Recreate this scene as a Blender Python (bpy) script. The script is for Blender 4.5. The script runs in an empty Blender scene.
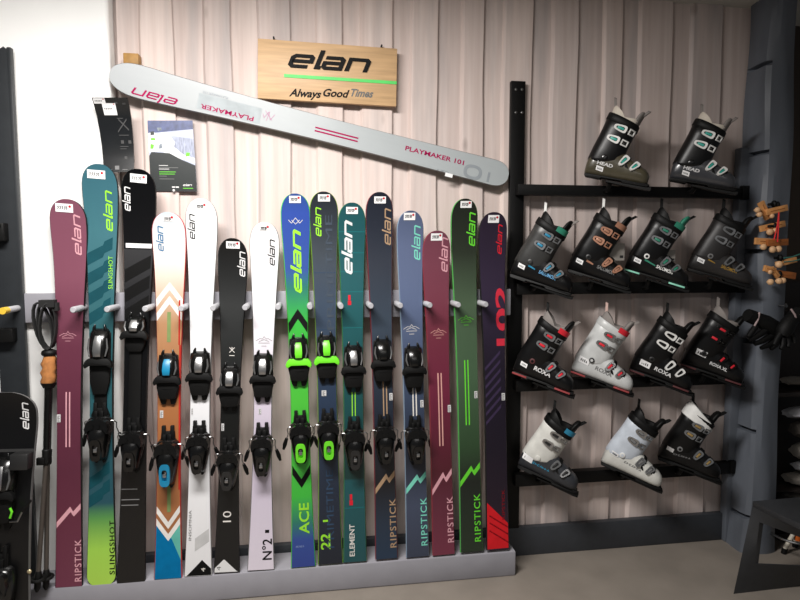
import bpy, bmesh, math, random
from mathutils import Vector, Matrix, Euler
from mathutils.bvhtree import BVHTree
random.seed(7)
SC = bpy.context.scene
COL = SC.collection
R = math.radians
# ------------------------------------------------------------------ camera
CAMZ, DIST, PITCH, YAW, FPX = 1.33, 2.5, 4.3, 8.8, 600.0
cd = bpy.data.cameras.new('camera'); cam = bpy.data.objects.new('camera', cd); COL.objects.link(cam)
cam.location = (0, -DIST, CAMZ)
cam.rotation_euler = Euler((R(90 - PITCH), 0, R(-YAW)), 'XYZ')
cd.sensor_width = 36; cd.lens = 36 * FPX / 800; cd.clip_start = .05
SC.camera = cam
RC = cam.rotation_euler.to_matrix()
C0 = Vector((0, -DIST, CAMZ))
FWD = RC @ Vector((0, 0, -1))
def ray(px, py): return RC @ Vector(((px - 400) / FPX, -(py - 300) / FPX, -1))
def at(px, py, Y):
    d = ray(px, py); return C0 + d * ((Y - C0.y) / d.y)
def at_z(px, py, Z):
    d = ray(px, py); return C0 + d * ((Z - C0.z) / d.z)
def at_d(px, py, dep): return C0 + ray(px, py) * dep
def at_x(px, py, X):
    d = ray(px, py); return C0 + d * ((X - C0.x) / d.x)
def depth(p): return (Vector(p) - C0).dot(FWD)
# ------------------------------------------------------------------ materials
def lin(c):
    if isinstance(c, (int, float)): c = (c, c, c)
    return tuple(((x / 255) / 12.92 if x / 255 <= .04045 else ((x / 255 + .055) / 1.055) ** 2.4) for x in c)
MC = {}
def mat(name, col, rough=.5, metal=0, noise=.08, scale=30, bump=0, coat=0, spec=.5, stretch=None):
    if name in MC: return MC[name]
    m = bpy.data.materials.new(name); m.use_nodes = True; nt = m.node_tree; N = nt.nodes; L = nt.links
    b = N['Principled BSDF']
    b.inputs['Roughness'].default_value = rough; b.inputs['Metallic'].default_value = metal
    b.inputs['Specular IOR Level'].default_value = spec; b.inputs['Coat Weight'].default_value = coat
    b.inputs['Coat Roughness'].default_value = .12
    c = lin(col)
    if 'print' in name and 'poster' not in name: c = tuple(q * .8 for q in c); b.inputs['Specular IOR Level'].default_value = .12; b.inputs['Roughness'].default_value = .6
    tc = N.new('ShaderNodeTexCoord'); mp = N.new('ShaderNodeMapping'); nz = N.new('ShaderNodeTexNoise')
    if stretch: mp.inputs['Scale'].default_value = stretch
    nz.inputs['Scale'].default_value = scale; nz.inputs['Detail'].default_value = 4
    cr = N.new('ShaderNodeValToRGB')
    cr.color_ramp.elements[0].position = .3; cr.color_ramp.elements[1].position = .7
    cr.color_ramp.elements[0].color = (*[x * (1 - noise) for x in c], 1); cr.color_ramp.elements[1].color = (*[min(1, x * (1 + noise)) for x in c], 1)
    L.new(tc.outputs['Object'], mp.inputs['Vector']); L.new(mp.outputs['Vector'], nz.inputs['Vector'])
    L.new(nz.outputs['Fac'], cr.inputs['Fac']); L.new(cr.outputs['Color'], b.inputs['Base Color'])
    if bump:
        bp = N.new('ShaderNodeBump'); bp.inputs['Strength'].default_value = bump; bp.inputs['Distance'].default_value = .004
        L.new(nz.outputs['Fac'], bp.inputs['Height']); L.new(bp.outputs['Normal'], b.inputs['Normal'])
    MC[name] = m; return m
def rampmat(name, stops, Lg, rough=.3, coat=.25, streak=.06):
    """printed top sheet: colour runs along the ski (object z in metres)"""
    m = bpy.data.materials.new(name); m.use_nodes = True; nt = m.node_tree; N = nt.nodes; L = nt.links
    b = N['Principled BSDF']; b.inputs['Roughness'].default_value = rough; b.inputs['Coat Weight'].default_value = coat
    b.inputs['Coat Roughness'].default_value = .15
    tc = N.new('ShaderNodeTexCoord'); sx = N.new('ShaderNodeSeparateXYZ'); mr = N.new('ShaderNodeMath'); mr.operation = 'DIVIDE'
    mr.inputs[1].default_value = Lg
    cr = N.new('ShaderNodeValToRGB'); e = cr.color_ramp.elements
    while len(e) > 1: e.remove(e[-1])
    for i, (p, c) in enumerate(stops):
        el = e[0] if i == 0 else e.new(p)
        el.position = p; lc_ = lin(c); gm_ = sum(lc_) / 3; el.color = (*[(q * .86 + gm_ * .14) * (.64 + .36 * min(1, min(lc_) * 1.25)) for q in lc_], 1)
    nz = N.new('ShaderNodeTexNoise'); nz.inputs['Scale'].default_value = 14; mp = N.new('ShaderNodeMapping'); mp.inputs['Scale'].default_value = (4, 1, .6)
    mx = N.new('ShaderNodeMix'); mx.data_type = 'RGBA'; mx.blend_type = 'MULTIPLY'; mx.inputs['Factor'].default_value = 1
    r2 = N.new('ShaderNodeValToRGB'); r2.color_ramp.elements[0].color = (1 - streak,) * 3 + (1,); r2.color_ramp.elements[1].color = (1, 1, 1, 1)
    L.new(tc.outputs['Object'], sx.inputs[0]); L.new(sx.outputs['Z'], mr.inputs[0]); L.new(mr.outputs[0], cr.inputs['Fac'])
    L.new(tc.outputs['Object'], mp.inputs['Vector']); L.new(mp.outputs['Vector'], nz.inputs['Vector']); L.new(nz.outputs['Fac'], r2.inputs['Fac'])
    L.new(cr.outputs['Color'], mx.inputs['A']); L.new(r2.outputs['Color'], mx.inputs['B']); L.new(mx.outputs['Result'], b.inputs['Base Color'])
    return m
# ------------------------------------------------------------------ mesh builder
class MB:
    def __init__(s): s.v = []; s.f = []; s.m = []
    def add(s, vs, fs, mi=0, M=None):
        o = len(s.v)
        for p in vs:
            p = Vector(p); s.v.append(M @ p if M else p)
        for f in fs: s.f.append(tuple(i + o for i in f)); s.m.append(mi)
    def box(s, c, d, mi=0, M=None):
        x, y, z = d[0] / 2, d[1] / 2, d[2] / 2
        vs = [(c[0] + i * x, c[1] + j * y, c[2] + k * z) for i in (-1, 1) for j in (-1, 1) for k in (-1, 1)]
        s.add(vs, [(0, 1, 3, 2), (4, 6, 7, 5), (0, 4, 5, 1), (2, 3, 7, 6), (0, 2, 6, 4), (1, 5, 7, 3)], mi, M)
    def loft(s, rings, mi=0, cap0=True, cap1=True, M=None):
        n = len(rings[0]); vs = [p for r in rings for p in r]; fs = []
        for i in range(len(rings) - 1):
            for j in range(n):
                a, b = i * n + j, i * n + (j + 1) % n
                fs.append((a, b, b + n, a + n))
        if cap0: fs.append(tuple(reversed(range(n))))
        if cap1: fs.append(tuple(range((len(rings) - 1) * n, len(rings) * n)))
        s.add(vs, fs, mi, M)
    def tube(s, path, r, n=10, mi=0, M=None, caps=True):
        path = [Vector(p) for p in path]; rings = []
        rs = r if isinstance(r, (list, tuple)) else [r] * len(path)
        pn = None
        for i, p in enumerate(path):
            t = (path[min(i + 1, len(path) - 1)] - path[max(i - 1, 0)]).normalized()
            if pn is None:
                a = Vector((0, 0, 1)) if abs(t.z) < .9 else Vector((1, 0, 0)); u = t.cross(a).normalized()
            else:
                u = (pn - t * pn.dot(t)).normalized()
            pn = u; w = t.cross(u)
            rings.append([p + (u * math.cos(2 * math.pi * k / n) + w * math.sin(2 * math.pi * k / n)) * rs[i] for k in range(n)])
        s.loft(rings, mi, caps, caps, M)
    def ring_tube(s, path, r, n=8, mi=0, M=None):
        path = [Vector(p) for p in path]; k = len(path); rings = []
        cen = sum(path, Vector()) / k
        for i, p in enumerate(path):
            t = (path[(i + 1) % k] - path[i - 1]).normalized(); o = (p - cen); u = (o - t * o.dot(t)).normalized(); w = t.cross(u)
            rings.append([p + (u * math.cos(2 * math.pi * j / n) + w * math.sin(2 * math.pi * j / n)) * r for j in range(n)])
        rings.append(rings[0]); s.loft(rings, mi, False, False, M)
    def ell(s, c, r, mi=0, nu=14, nv=8, M=None):
        rings = []
        for i in range(1, nv):
            a = math.pi * i / nv
            rings.append([(c[0] + r[0] * math.sin(a) * math.cos(2 * math.pi * k / nu), c[1] + r[1] * math.sin(a) * math.sin(2 * math.pi * k / nu), c[2] - r[2] * math.cos(a)) for k in range(nu)])
        s.loft(rings, mi, True, True, M)
    def prism(s, poly, f0, f1, mi=0, M=None):
        """poly: 2D points; f0,f1: functions (a,b)->3D for back and front"""
        n = len(poly); vs = [f0(*p) for p in poly] + [f1(*p) for p in poly]
        fs = [tuple(range(n, 2 * n)), tuple(reversed(range(n)))] + [(i, (i + 1) % n, n + (i + 1) % n, n + i) for i in range(n)]
        s.add(vs, fs, mi, M)
    def build(s, name, mats, parent=None, loc=None, matrix=None, bevel=0, smooth=35, seg=2):
        me = bpy.data.meshes.new(name); me.from_pydata([tuple(p) for p in s.v], [], s.f)
        if not isinstance(mats, (list, tuple)): mats = [mats]
        for m in mats: me.materials.append(m)
        for p, i in zip(me.polygons, s.m): p.material_index = i
        bm = bmesh.new(); bm.from_mesh(me)
        bmesh.ops.recalc_face_normals(bm, faces=bm.faces)
        if bevel:
            es = [e for e in bm.edges if len(e.link_faces) == 2 and e.calc_face_angle(0) > R(30)]
            bmesh.ops.bevel(bm, geom=es, offset=bevel, segments=seg, affect='EDGES', profile=.5, clamp_overlap=True)
        bm.to_mesh(me); bm.free()
        if smooth:
            me.polygons.foreach_set('use_smooth', [True] * len(me.polygons)); me.set_sharp_from_angle(angle=R(smooth))
        o = bpy.data.objects.new(name, me); COL.objects.link(o)
        if parent: o.parent = parent
        if loc is not None: o.location = loc
        if matrix is not None: o.matrix_world = matrix
        return o
def tag(o, label, cat=None, group=None, kind=None):
    if label: o['label'] = label
    if cat: o['category'] = cat
    if group: o['group'] = group
    if kind: o['kind'] = kind
    return o
def empty(name, label, cat, matrix=None, loc=None, group=None):
    o = bpy.data.objects.new(name, None); COL.objects.link(o); o.empty_display_size = .05
    if matrix is not None: o.matrix_world = matrix
    if loc is not None: o.location = loc
    return tag(o, label, cat, group)
def struct(o): o['kind'] = 'structure'; return o
# ------------------------------------------------------------------ lettering
TC = {}
def text2d(txt, bold=0.0, spacing=1.0):
    """flat glyph mesh from the built-in font, height of capitals = 1, starts at x=0"""
    k = (txt, bold, spacing)
    if k in TC: return TC[k]
    cu = bpy.data.curves.new('lettering', 'FONT'); cu.body = txt; cu.resolution_u = 3; cu.offset = bold; cu.space_character = spacing
    o = bpy.data.objects.new('lettering', cu); COL.objects.link(o)
    dg = bpy.context.evaluated_depsgraph_get(); dg.update()
    me = bpy.data.meshes.new_from_object(o.evaluated_get(dg))
    vs = [(v.co.x, v.co.y) for v in me.vertices]; fs = [tuple(p.vertices) for p in me.polygons]
    bpy.data.objects.remove(o); bpy.data.curves.remove(cu); bpy.data.meshes.remove(me)
    x0 = min(v[0] for v in vs); h = .7
    vs = [((x - x0) / h, y / h) for x, y in vs]
    TC[k] = (vs, fs); return TC[k]
def strokes2d(lines, w, sub=0):
    """mitred flat strokes"""
    vs, fs = [], []
    for ln in lines:
        P = [Vector(p) for p in ln]; o = len(vs); n = len(P)
        for i, p in enumerate(P):
            d0 = (P[i] - P[i - 1]).normalized() if i > 0 else None
            d1 = (P[i + 1] - P[i]).normalized() if i < n - 1 else None
            d = d0 if d1 is None else d1 if d0 is None else (d0 + d1).normalized()
            nr = Vector((-d.y, d.x)); k = w / 2
            if d0 is not None and d1 is not None: k = (w / 2) / max(.5, nr.dot(Vector((-d1.y, d1.x))))
            vs.append(tuple(p + nr * k)); vs.append(tuple(p - nr * k))
        for i in range(n - 1): fs.append((o + 2 * i, o + 2 * i + 1, o + 2 * i + 3, o + 2 * i + 2))
    return vs, fs
def scribble2d(n):
    """illegible small lettering: a row of short worn strokes"""
    r = random.Random(n); L = []
    for i in range(n):
        x = i * .95; k = r.choice((0, 1, 2))
        if k == 0: L += [[(x, 0), (x, .9)], [(x, .45), (x + .55, .45)]]
        elif k == 1: L += [[(x + .6, .1), (x, .1), (x, .8), (x + .6, .8)]]
        else: L += [[(x, .05), (x + .3, .85), (x + .6, .05)]]
    return strokes2d(L, .28)
def logo2d(wd=.22):
    e = [(1.02, .11), (.24, .11), (.11, .24), (.11, .76), (.24, .89), (1.02, .89), (1.12, .78), (1.12, .5), (.13, .5)]
    l = [(1.5, 1.4), (1.5, .11), (1.72, .11)]
    a = [(1.8, .89), (2.62, .89), (2.75, .76), (2.75, .11), (1.95, .11), (1.84, .22), (1.84, .5), (2.75, .5)]
    n = [(3.12, 0), (3.12, .89), (3.98, .89), (4.1, .77), (4.1, 0)]
    vs, fs = strokes2d([e, l, a, n], wd)
    return [((x + .28 * y) * 1.1, y) for x, y in vs], fs       # wide italic; about 4.9 long, x-height 1
LOGO = logo2d(.19); LOGOB = logo2d(.24)
def subdiv(vs, fs, maxlen):
    bm = bmesh.new(); bv = [bm.verts.new((x, y, 0)) for x, y in vs]
    for f in fs:
        try: bm.faces.new([bv[i] for i in f])
        except ValueError: pass
    bmesh.ops.triangulate(bm, faces=bm.faces)
    for _ in range(4):
        es = [e for e in bm.edges if e.calc_length() > maxlen]
        if not es: break
        bmesh.ops.subdivide_edges(bm, edges=es, cuts=1); bmesh.ops.triangulate(bm, faces=bm.faces)
    bm.verts.index_update()
    r = [(v.co.x, v.co.y) for v in bm.verts], [tuple(v.index for v in f.verts) for f in bm.faces]
    bm.free(); return r
# ------------------------------------------------------------------ shared materials
BLACK = mat('black plastic', 11, .22, spec=.55); BLK2 = mat('black rubber', 8, .55, spec=.25); MATTE = mat('matt black steel', 9, .5, spec=.25)
DGREY = mat('charcoal plastic', 34, .4); SILVER = mat('brushed aluminium', 170, .3, .9); STEEL = mat('bright steel', 140, .3, 1)
WHITE = mat('white print', 238, .5, noise=.02); STICK = mat('sticker paper', 240, .6, noise=.02); STICK2 = mat('small sticker paper', 200, .6); INK = mat('sticker ink', 40, .6)
REDDOT = mat('sticker red print', (215, 40, 50), .5); LIMEP = mat('lime plastic', (105, 215, 40), .38)
DKSIL = mat('dull silver trim', 120, .35, .7); BLUEP = mat('blue plastic', (20, 125, 165), .38)
# ------------------------------------------------------------------ setting
ZC = 2.428
XL, XR = -1.75, 3.6
XPL = at(112, 300, 0).x      # where the plaster ends and the boarding begins
XPL = (at(116, 40, 0).x + at(128, 420, 0).x) / 2
# floor
fm = mat('concrete floor', (130, 122, 113), .55, noise=.12, scale=5, bump=.15)
b = MB(); b.box(((XL + XR) / 2, -1.6, -.03), (XR - XL, 4.4, .06)); struct(b.build('floor', fm, smooth=0))
# ceiling
b = MB(); b.box(((XL + XR) / 2, -1.6, ZC + .03), (XR - XL, 4.4, .06)); struct(b.build('ceiling', mat('ceiling paint', (196, 194, 186), .8, noise=.04, scale=6), smooth=0))
# boarded wall
def wood_wall_mat():
    m = bpy.data.materials.new('whitewashed pine boards'); m.use_nodes = True; nt = m.node_tree; N = nt.nodes; L = nt.links
    b = N['Principled BSDF']; b.inputs['Roughness'].default_value = .75
    tc = N.new('ShaderNodeTexCoord')
    at_ = N.new('ShaderNodeAttribute'); at_.attribute_name = 'board_tone'
    comb = N.new('ShaderNodeVectorMath'); comb.operation = 'ADD'; L.new(tc.outputs['Object'], comb.inputs[0])
    sc = N.new('ShaderNodeVectorMath'); sc.operation = 'SCALE'; sc.inputs['Scale'].default_value = 9; L.new(at_.outputs['Color'], sc.inputs[0]); L.new(sc.outputs[0], comb.inputs[1])
    def noise(scale, st, det=5, rough=.55):
        mp = N.new('ShaderNodeMapping'); mp.inputs['Scale'].default_value = st; nz = N.new('ShaderNodeTexNoise')
        nz.inputs['Scale'].default_value = scale; nz.inputs['Detail'].default_value = det; nz.inputs['Roughness'].default_value = rough
        L.new(comb.outputs[0], mp.inputs['Vector']); L.new(mp.outputs['Vector'], nz.inputs['Vector']); return nz
    def ramp(src, p0, p1, c0, c1):
        r = N.new('ShaderNodeValToRGB'); r.color_ramp.elements[0].position = p0; r.color_ramp.elements[1].position = p1
        r.color_ramp.elements[0].color = (*c0, 1); r.color_ramp.elements[1].color = (*c1, 1); L.new(src, r.inputs['Fac']); return r
    def mix(a, b_, fac, bt='MIX'):
        x = N.new('ShaderNodeMix'); x.data_type = 'RGBA'; x.blend_type = bt
        if isinstance(fac, float): x.inputs['Factor'].default_value = fac
        else: L.new(fac, x.inputs['Factor'])
        L.new(a, x.inputs['A']); L.new(b_, x.inputs['B']); return x.outputs['Result']
    grain = ramp(noise(40, (1, 1, .035), 6).outputs['Fac'], .3, .7, lin((206, 190, 183)), lin((224, 211, 205)))
    grey = ramp(noise(9, (1, 1, .10), 4).outputs['Fac'], .49, .70, (0, 0, 0), (.62, .62, .62))
    gcol = N.new('ShaderNodeRGB'); gcol.outputs[0].default_value = (*lin((166, 162, 162)), 1)
    c = mix(grain.outputs['Color'], gcol.outputs[0], grey.outputs['Color'])
    tone = ramp(at_.outputs['Fac'], 0, 1, (.90, .885, .885), (1.0, .975, .96)); c = mix(c, tone.outputs['Color'], 1.0, 'MULTIPLY')
    # knots
    mpv = N.new('ShaderNodeMapping'); mpv.inputs['Scale'].default_value = (8, .01, 3.2); L.new(comb.outputs[0], mpv.inputs['Vector'])
    vo = N.new('ShaderNodeTexVoronoi'); vo.inputs['Scale'].default_value = 1.0; L.new(mpv.outputs['Vector'], vo.inputs['Vector'])
    kn = ramp(vo.outputs['Distance'], .05, .13, (.55, .55, .55), (0, 0, 0)); kc = N.new('ShaderNodeRGB'); kc.outputs[0].default_value = (*lin((136, 120, 112)), 1)
    c = mix(c, kc.outputs[0], kn.outputs['Color'])
    L.new(c, b.inputs['Base Color'])
    bp = N.new('ShaderNodeBump'); bp.inputs['Strength'].default_value = .12; bp.inputs['Distance'].default_value = .003
    L.new(noise(50, (1, 1, .03), 5).outputs['Fac'], bp.inputs['Height']); L.new(bp.outputs['Normal'], b.inputs['Normal'])
    return m
def build_boards():
    raised = [(140, 174), (205, 232), (256, 289), (316, 343), (362, 392), (411, 439), (464, 485), (505, 533), (552, 579), (604, 622), (641, 672), (692, 722)]
    edges = [(at(a, 60, -.02).x, at(c, 60, -.02).x) for a, c in raised]
    vs, fs, tone = [], [], []
    NZ = 70
    def strip(pts_of_z, t):
        o = len(vs); k = None
        for i in range(NZ + 1):
            z = ZC * i / NZ; p = pts_of_z(z); k = len(p); vs.extend(p)
        for i in range(NZ):
            for j in range(k - 1):
                a = o + i * k + j; fs.append((a, a + 1, a + k + 1, a + k)); tone.append(t)
    def wob(seed, amp):
        r = random.Random(seed); ph = [r.uniform(0, 6.3) for _ in range(4)]; fr = [r.uniform(1.2, 2.2), r.uniform(3, 5), r.uniform(7, 10), r.uniform(14, 20)]
        am = [r.uniform(.3, 1), r.uniform(.2, .7), r.uniform(.1, .4), .1]
        return lambda z: amp * sum(a * math.sin(f * z + p) for a, f, p in zip(am, fr, ph))
    # lower boards: one strip per gap between raised boards, meeting under them
    xs = [XPL - .08] + [(a + c) / 2 for a, c in edges] + [2.12]
    xs[0] = XPL + .006
    strip(lambda z: [(XPL - .08, .03, z), (XPL + .006, .03, z), (XPL + .006, 0, z)], .5)
    for i in range(len(xs) - 1):
        strip(lambda z, a=xs[i], c=xs[i + 1]: [(a, 0, z), ((a + c) / 2, 0, z), (c, 0, z)], random.random())
    for i, (a, c) in enumerate(edges):
        wl, wr = wob(i * 2 + 1, .007), wob(i * 2 + 2, .006)
        def pts(z, a=a, c=c, wl=wl, wr=wr):
            l, r = a + wl(z), c + wr(z)
            return [(l - .004, 0, z), (l + .006, -.0135, z), (l + .009, -.015, z), ((l + r) / 2, -.015, z), (r - .003, -.015, z), (r, -.013, z), (r - .002, 0, z)]
        strip(pts, random.random())
    me = bpy.data.meshes.new('wall_back'); me.from_pydata(vs, [], fs); me.materials.append(wood_wall_mat())
    ca = me.color_attributes.new('board_tone', 'FLOAT_COLOR', 'CORNER')
    for p in me.polygons:
        for li in p.loop_indices: ca.data[li].color = (tone[p.index],) * 3 + (1,)
    o = bpy.data.objects.new('wall_back', me); COL.objects.link(o); struct(o)
build_boards()
# plaster wall portion on the left (stands proud of the boarding, with a rounded corner)
PT = .060
b = MB(); ring = []
prof = [(XL, 0)] + [(XL, -PT)] + [(XPL - .022 + .018 * math.sin(a), -PT + .018 * (1 - math.cos(a))) for a in [R(x) for x in (0, 15, 30, 45, 60, 75, 90)]] + [(XPL - .003, 0)]
NZ = 40; rings = []
for i in range(NZ + 1):
    z = ZC * i / NZ; w = .004 * math.sin(5 * z + 1) + .002 * math.sin(13 * z)
    rings.append([(x + (w if k > 1 else 0), y, z) for k, (x, y) in enumerate(prof)])
b.loft(rings); struct(b.build('wall_left', mat('white plaster', (240, 240, 238), .85, noise=.015, scale=8, bump=.12), smooth=40))
# baseboard
bb = MB(); x0, x1 = at(500, 540, -.03).x, at(735, 530, -.03).x
zt = at(518, 528, -.045).z
bb.box(((XPL + x1) / 2, -.031, zt / 2), (x1 - XPL, .03, zt)); struct(bb.build('baseboard_back', mat('dark grey skirting paint', (54, 57, 62), .55), bevel=.003))
print('baseboard', zt, 'post x', at(518, 300, -.04).x)
# ------------------------------------------------------------------ ski stand: platform and rail
YF = -.20
pz = at(457, 556, YF).z
xa, xb = at(25, 590, YF).x, at(516, 552, YF).x
print('platform z', pz, xa, xb)
GREY = mat('light grey painted wood', (148, 147, 154), .5, noise=.05, scale=12, bump=.05)
b = MB(); b.box((0, 0, pz / 2), (xb - xa, -YF - .06, pz))
tag(b.build('ski_platform', GREY, loc=((xa + xb) / 2, (YF - .06) / 2, 0), bevel=.006), 'long low light grey painted platform under the row of skis', 'platform')
RY0, RY1 = -.064, -.089
rz1, rz0 = at(300, 291, RY1).z, at(300, 318.5, RY1).z
ra, rb = at(14, 295, RY1).x, at(511, 291, RY1).x
rail = empty('ski_rail', 'long light grey wall rail with pegs running behind the upright skis', 'ski rail', loc=((ra + rb) / 2, RY0, (rz0 + rz1) / 2))
b = MB(); b.box((0, (RY1 - RY0) / 2, 0), (rb - ra, RY0 - RY1, rz1 - rz0)); b.build('rail_board', GREY, rail, bevel=.003)
b = MB()
for x in (XPL + .15, 0, .45, .8): b.box((x - rail.location.x, (RY0 * -1) / 2 - .002, 0), (.06, abs(RY0) - .004, .08))
b.build('wall_spacer', GREY, rail)
PEGM = mat('pale grey peg paint', (170, 170, 174), .4)
for tx, ty in [(3, 314), (73, 314), (107, 313), (145, 311), (181, 309), (213, 308), (245, 307), (278, 307), (310, 307), (341, 307), (371, 306.5), (400.5, 307), (430, 308), (458.5, 308), (486, 308)]:
    p = at(tx, ty, -.21) - rail.location; p.z = .0 + (at(300, 307, -.21).z - rail.location.z)
    ye = p.y
    b = MB(); b.tube([(p.x, -.02, p.z), (p.x, ye + .004, p.z), (p.x, ye, p.z)], [.0115, .0115, .009], 14)
    pg = b.build('peg', PEGM, rail)
    if tx == 3:
        b = MB(); b.tube([(p.x, ye + .03, p.z), (p.x, ye - .004, p.z)], .0122, 14); b.build('end_cap', mat('yellow tape', (225, 185, 60), .5), pg)
# ------------------------------------------------------------------ skis
def curve_w(v, L, wt, ww, wb, tl, tail_round):
    vw, vt = .46 * L, L - tl - .03
    if v < vw: w = ww + (wb - ww) * (((vw - v) / vw) ** 1.8)
    else: w = ww + (wt - ww) * min(1, ((v - vw) / (vt - vw))) ** 1.8
    if v > L - tl:
        q = (v - (L - tl)) / tl; w *= max(0, 1 - q ** 2.4) ** (1 / 2.3)
    if tail_round and v < tail_round:
        q = 1 - v / tail_round; w *= max(0, 1 - q ** 2.4) ** (1 / 2.3)
    return w / 2
class Ski:
    def __init__(s, name, label, tip, tail, wpx, stops, edge, group, tl=.085, tail_round=0, matrix=None, L=None, yb=None, rough=.34, coat=.1, lean=.072, w=None, rock=.045):
        s.L = L
        if matrix is None:
            yb = -.192 if yb is None else yb
            B = at(tail[0], tail[1], yb)
            T = at(tip[0], tip[1], yb + .1)
            for _ in range(5):
                Ll = (T - B).length; Tl_y = yb + lean * Ll - rock; T = at(tip[0], tip[1], Tl_y)
            T = T + Vector((0, rock, 0))
            s.L = (T - B).length
            z = (T - B).normalized(); y = Vector((0, 1, 0)); y = (y - z * y.dot(z)).normalized(); x = y.cross(z)
            matrix = Matrix((x, y, z)).transposed().to_4x4(); matrix.translation = B
            md = depth((B + T) / 2)
            w = [q * md / FPX for q in wpx]
            s.by, s.ty = tail[1], tip[1]; s.B, s.T = B, T
        s.w = w; s.tl = tl; s.tr = tail_round; s.rock = rock
        s.root = empty(name, label, 'ski', matrix=matrix, group=group)
        s.M = matrix
        s.mb = MB(); s.mats = [rampmat(name + ' top sheet', [(p, c) for p, c in stops], s.L, rough, coat), edge]
        s.body()
    def V(s, py):      # picture row -> distance up the ski
        zB = (s.M @ Vector((0, 0, 0))); lo, hi = 0.0, s.L
        def row(v):
            p = s.M @ Vector((0, -s.h(v), v)); d = RC.inverted() @ (p - C0); return 300 - d.y / -d.z * FPX
        for _ in range(30):
            m = (lo + hi) / 2
            if row(m) > py: lo = m
            else: hi = m
        return (lo + hi) / 2
    def U(s, px, py):  # picture column -> offset from the centre line
        v = s.V(py); q = s.M @ Vector((0, -s.h(v), v)); d = RC.inverted() @ (q - C0); x = 400 + d.x / -d.z * FPX
        return (px - x) * depth(q) / FPX
    def t(s, v): return .007 + .008 * max(0, 1 - abs(v / s.L - .48) * 2.0)
    def rk(s, v):
        q = max(0, (v - .80 * s.L) / (.20 * s.L)); return s.rock * q ** 2.2
    def h(s, v): return s.t(v) + s.rk(v)
    def hw(s, v): return curve_w(v, s.L, s.w[0], s.w[1], s.w[2], s.tl, s.tr)
    def body(s):
        vs = [s.L * i / 44 for i in range(45)]
        vs += [s.L - s.tl * q for q in (.8, .6, .45, .3, .2, .12, .06, .025, .006, .0008)]
        if s.tr: vs += [s.tr * q for q in (.8, .6, .4, .25, .12, .05, .015, .002)]
        vs = sorted(x for x in set(vs) if x < s.L - .0005)
        if s.tr: vs = [x for x in vs if x > .0005]
        rings = []
        for v in vs:
            w, r, t = max(s.hw(v), .001), s.rk(v), s.t(v); e = min(.0028, w * .3)
            rings.append([(-w, -r, v), (-w, -r - t * .55, v), (-w + e, -r - t, v), (-w * .4, -r - t, v), (w * .4, -r - t, v), (w - e, -r - t, v), (w, -r - t * .55, v), (w, -r, v)])
        n = 8; pts = [p for r in rings for p in r]
        ft, fsd = [], []
        for i in range(len(rings) - 1):
            for j in range(n):
                a, c = i * n + j, i * n + (j + 1) % n
                (ft if j in (2, 3, 4) else fsd).append((a, c, c + n, a + n))
        fsd.append(tuple(range(n))); fsd.append(tuple(range((len(rings) - 1) * n, len(rings) * n)))
        o = len(s.mb.v); s.mb.add(pts, ft, 0)
        for f in fsd: s.mb.f.append(tuple(i + o for i in f)); s.mb.m.append(1)
    def mi(s, m):
        if m not in s.mats: s.mats.append(m)
        return s.mats.index(m)
    def P(s, u, v, off=.0006): return (u, -s.h(v) - off, v)
    def area(s, f0, f1, m, s0=-1, s1=1, n=12, off=.0005):
        """graphic between two curves f(sfrac)->v, clipped to the outline"""
        vs, fs = [], []; nv = 10
        for i in range(n + 1):
            sf = s0 + (s1 - s0) * i / n; a, c = f0(sf), f1(sf)
            for j in range(nv + 1):
                v = min(max(a + (c - a) * j / nv, .0015), s.L - .003); w = max(s.hw(v) - .0035, .0005)
                vs.append(s.P(sf * w, v, off))
        for i in range(n):
            for j in range(nv):
                a = i * (nv + 1) + j; fs.append((a, a + 1, a + nv + 2, a + nv + 1))
        s.mb.add(vs, fs, s.mi(m))
    def glyphs(s, g, v0, u0, hgt, m, stretch=1.0, flip=False, off=.0009, shear=0, across=False):
        """g=(verts,faces); text runs up the ski, its top towards -u; flip turns it round"""
        vs, fs = subdiv([(x * stretch + shear * y, y) for x, y in g[0]], g[1], .03 / hgt if hgt else 1)
        sg = -1 if flip else 1
        def cl(u, v): w_ = s.hw(min(max(v, .002), s.L - .002)) - .003; return s.P(max(-w_, min(w_, u)), v, off)
        if across: pts = [cl(u0 + x * hgt, v0 + y * hgt) for x, y in vs]
        else: pts = [cl(u0 - sg * y * hgt, v0 + sg * x * hgt) for x, y in vs]
        s.mb.add(pts, fs, s.mi(m))
    def text(s, txt, py0, py1, px, m, hpx, bold=.0, shear=0, off=.0009, spacing=1.0):
        g = text2d(txt, bold, spacing); ln = max(x for x, y in g[0]); k = depth(s.M.translation) / FPX
        v0, v1 = s.V(py0), s.V(py1); h = hpx * k
        s.glyphs(g, v0, s.U(px, (py0 + py1) / 2) + h / 2, h, m, (v1 - v0) / (ln * h), off=off, shear=shear)
    def logo(s, py0, py1, px, m, wpx, bold=False):
        g = LOGOB if bold else LOGO; ln = max(x for x, y in g[0]); k = depth(s.M.translation) / FPX
        v0, v1 = s.V(py0), s.V(py1); h = wpx * k / 1.25
        s.glyphs(g, v0, s.U(px, (py0 + py1) / 2) + h * .62, h, m, (v1 - v0) / (ln * h), off=.0009)
    def line(s, py0, py1, px, wpx, m):
        k = depth(s.M.translation) / FPX; v0, v1 = s.V(py0), s.V(py1); u = s.U(px, (py0 + py1) / 2); w = wpx * k / 2
        vs = []; n = 10
        for i in range(n + 1):
            v = v0 + (v1 - v0) * i / n; vs += [s.P(u - w, v, .0008), s.P(u + w, v, .0008)]
        s.mb.add(vs, [(2 * i, 2 * i + 1, 2 * i + 3, 2 * i + 2) for i in range(n)], s.mi(m))
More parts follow.
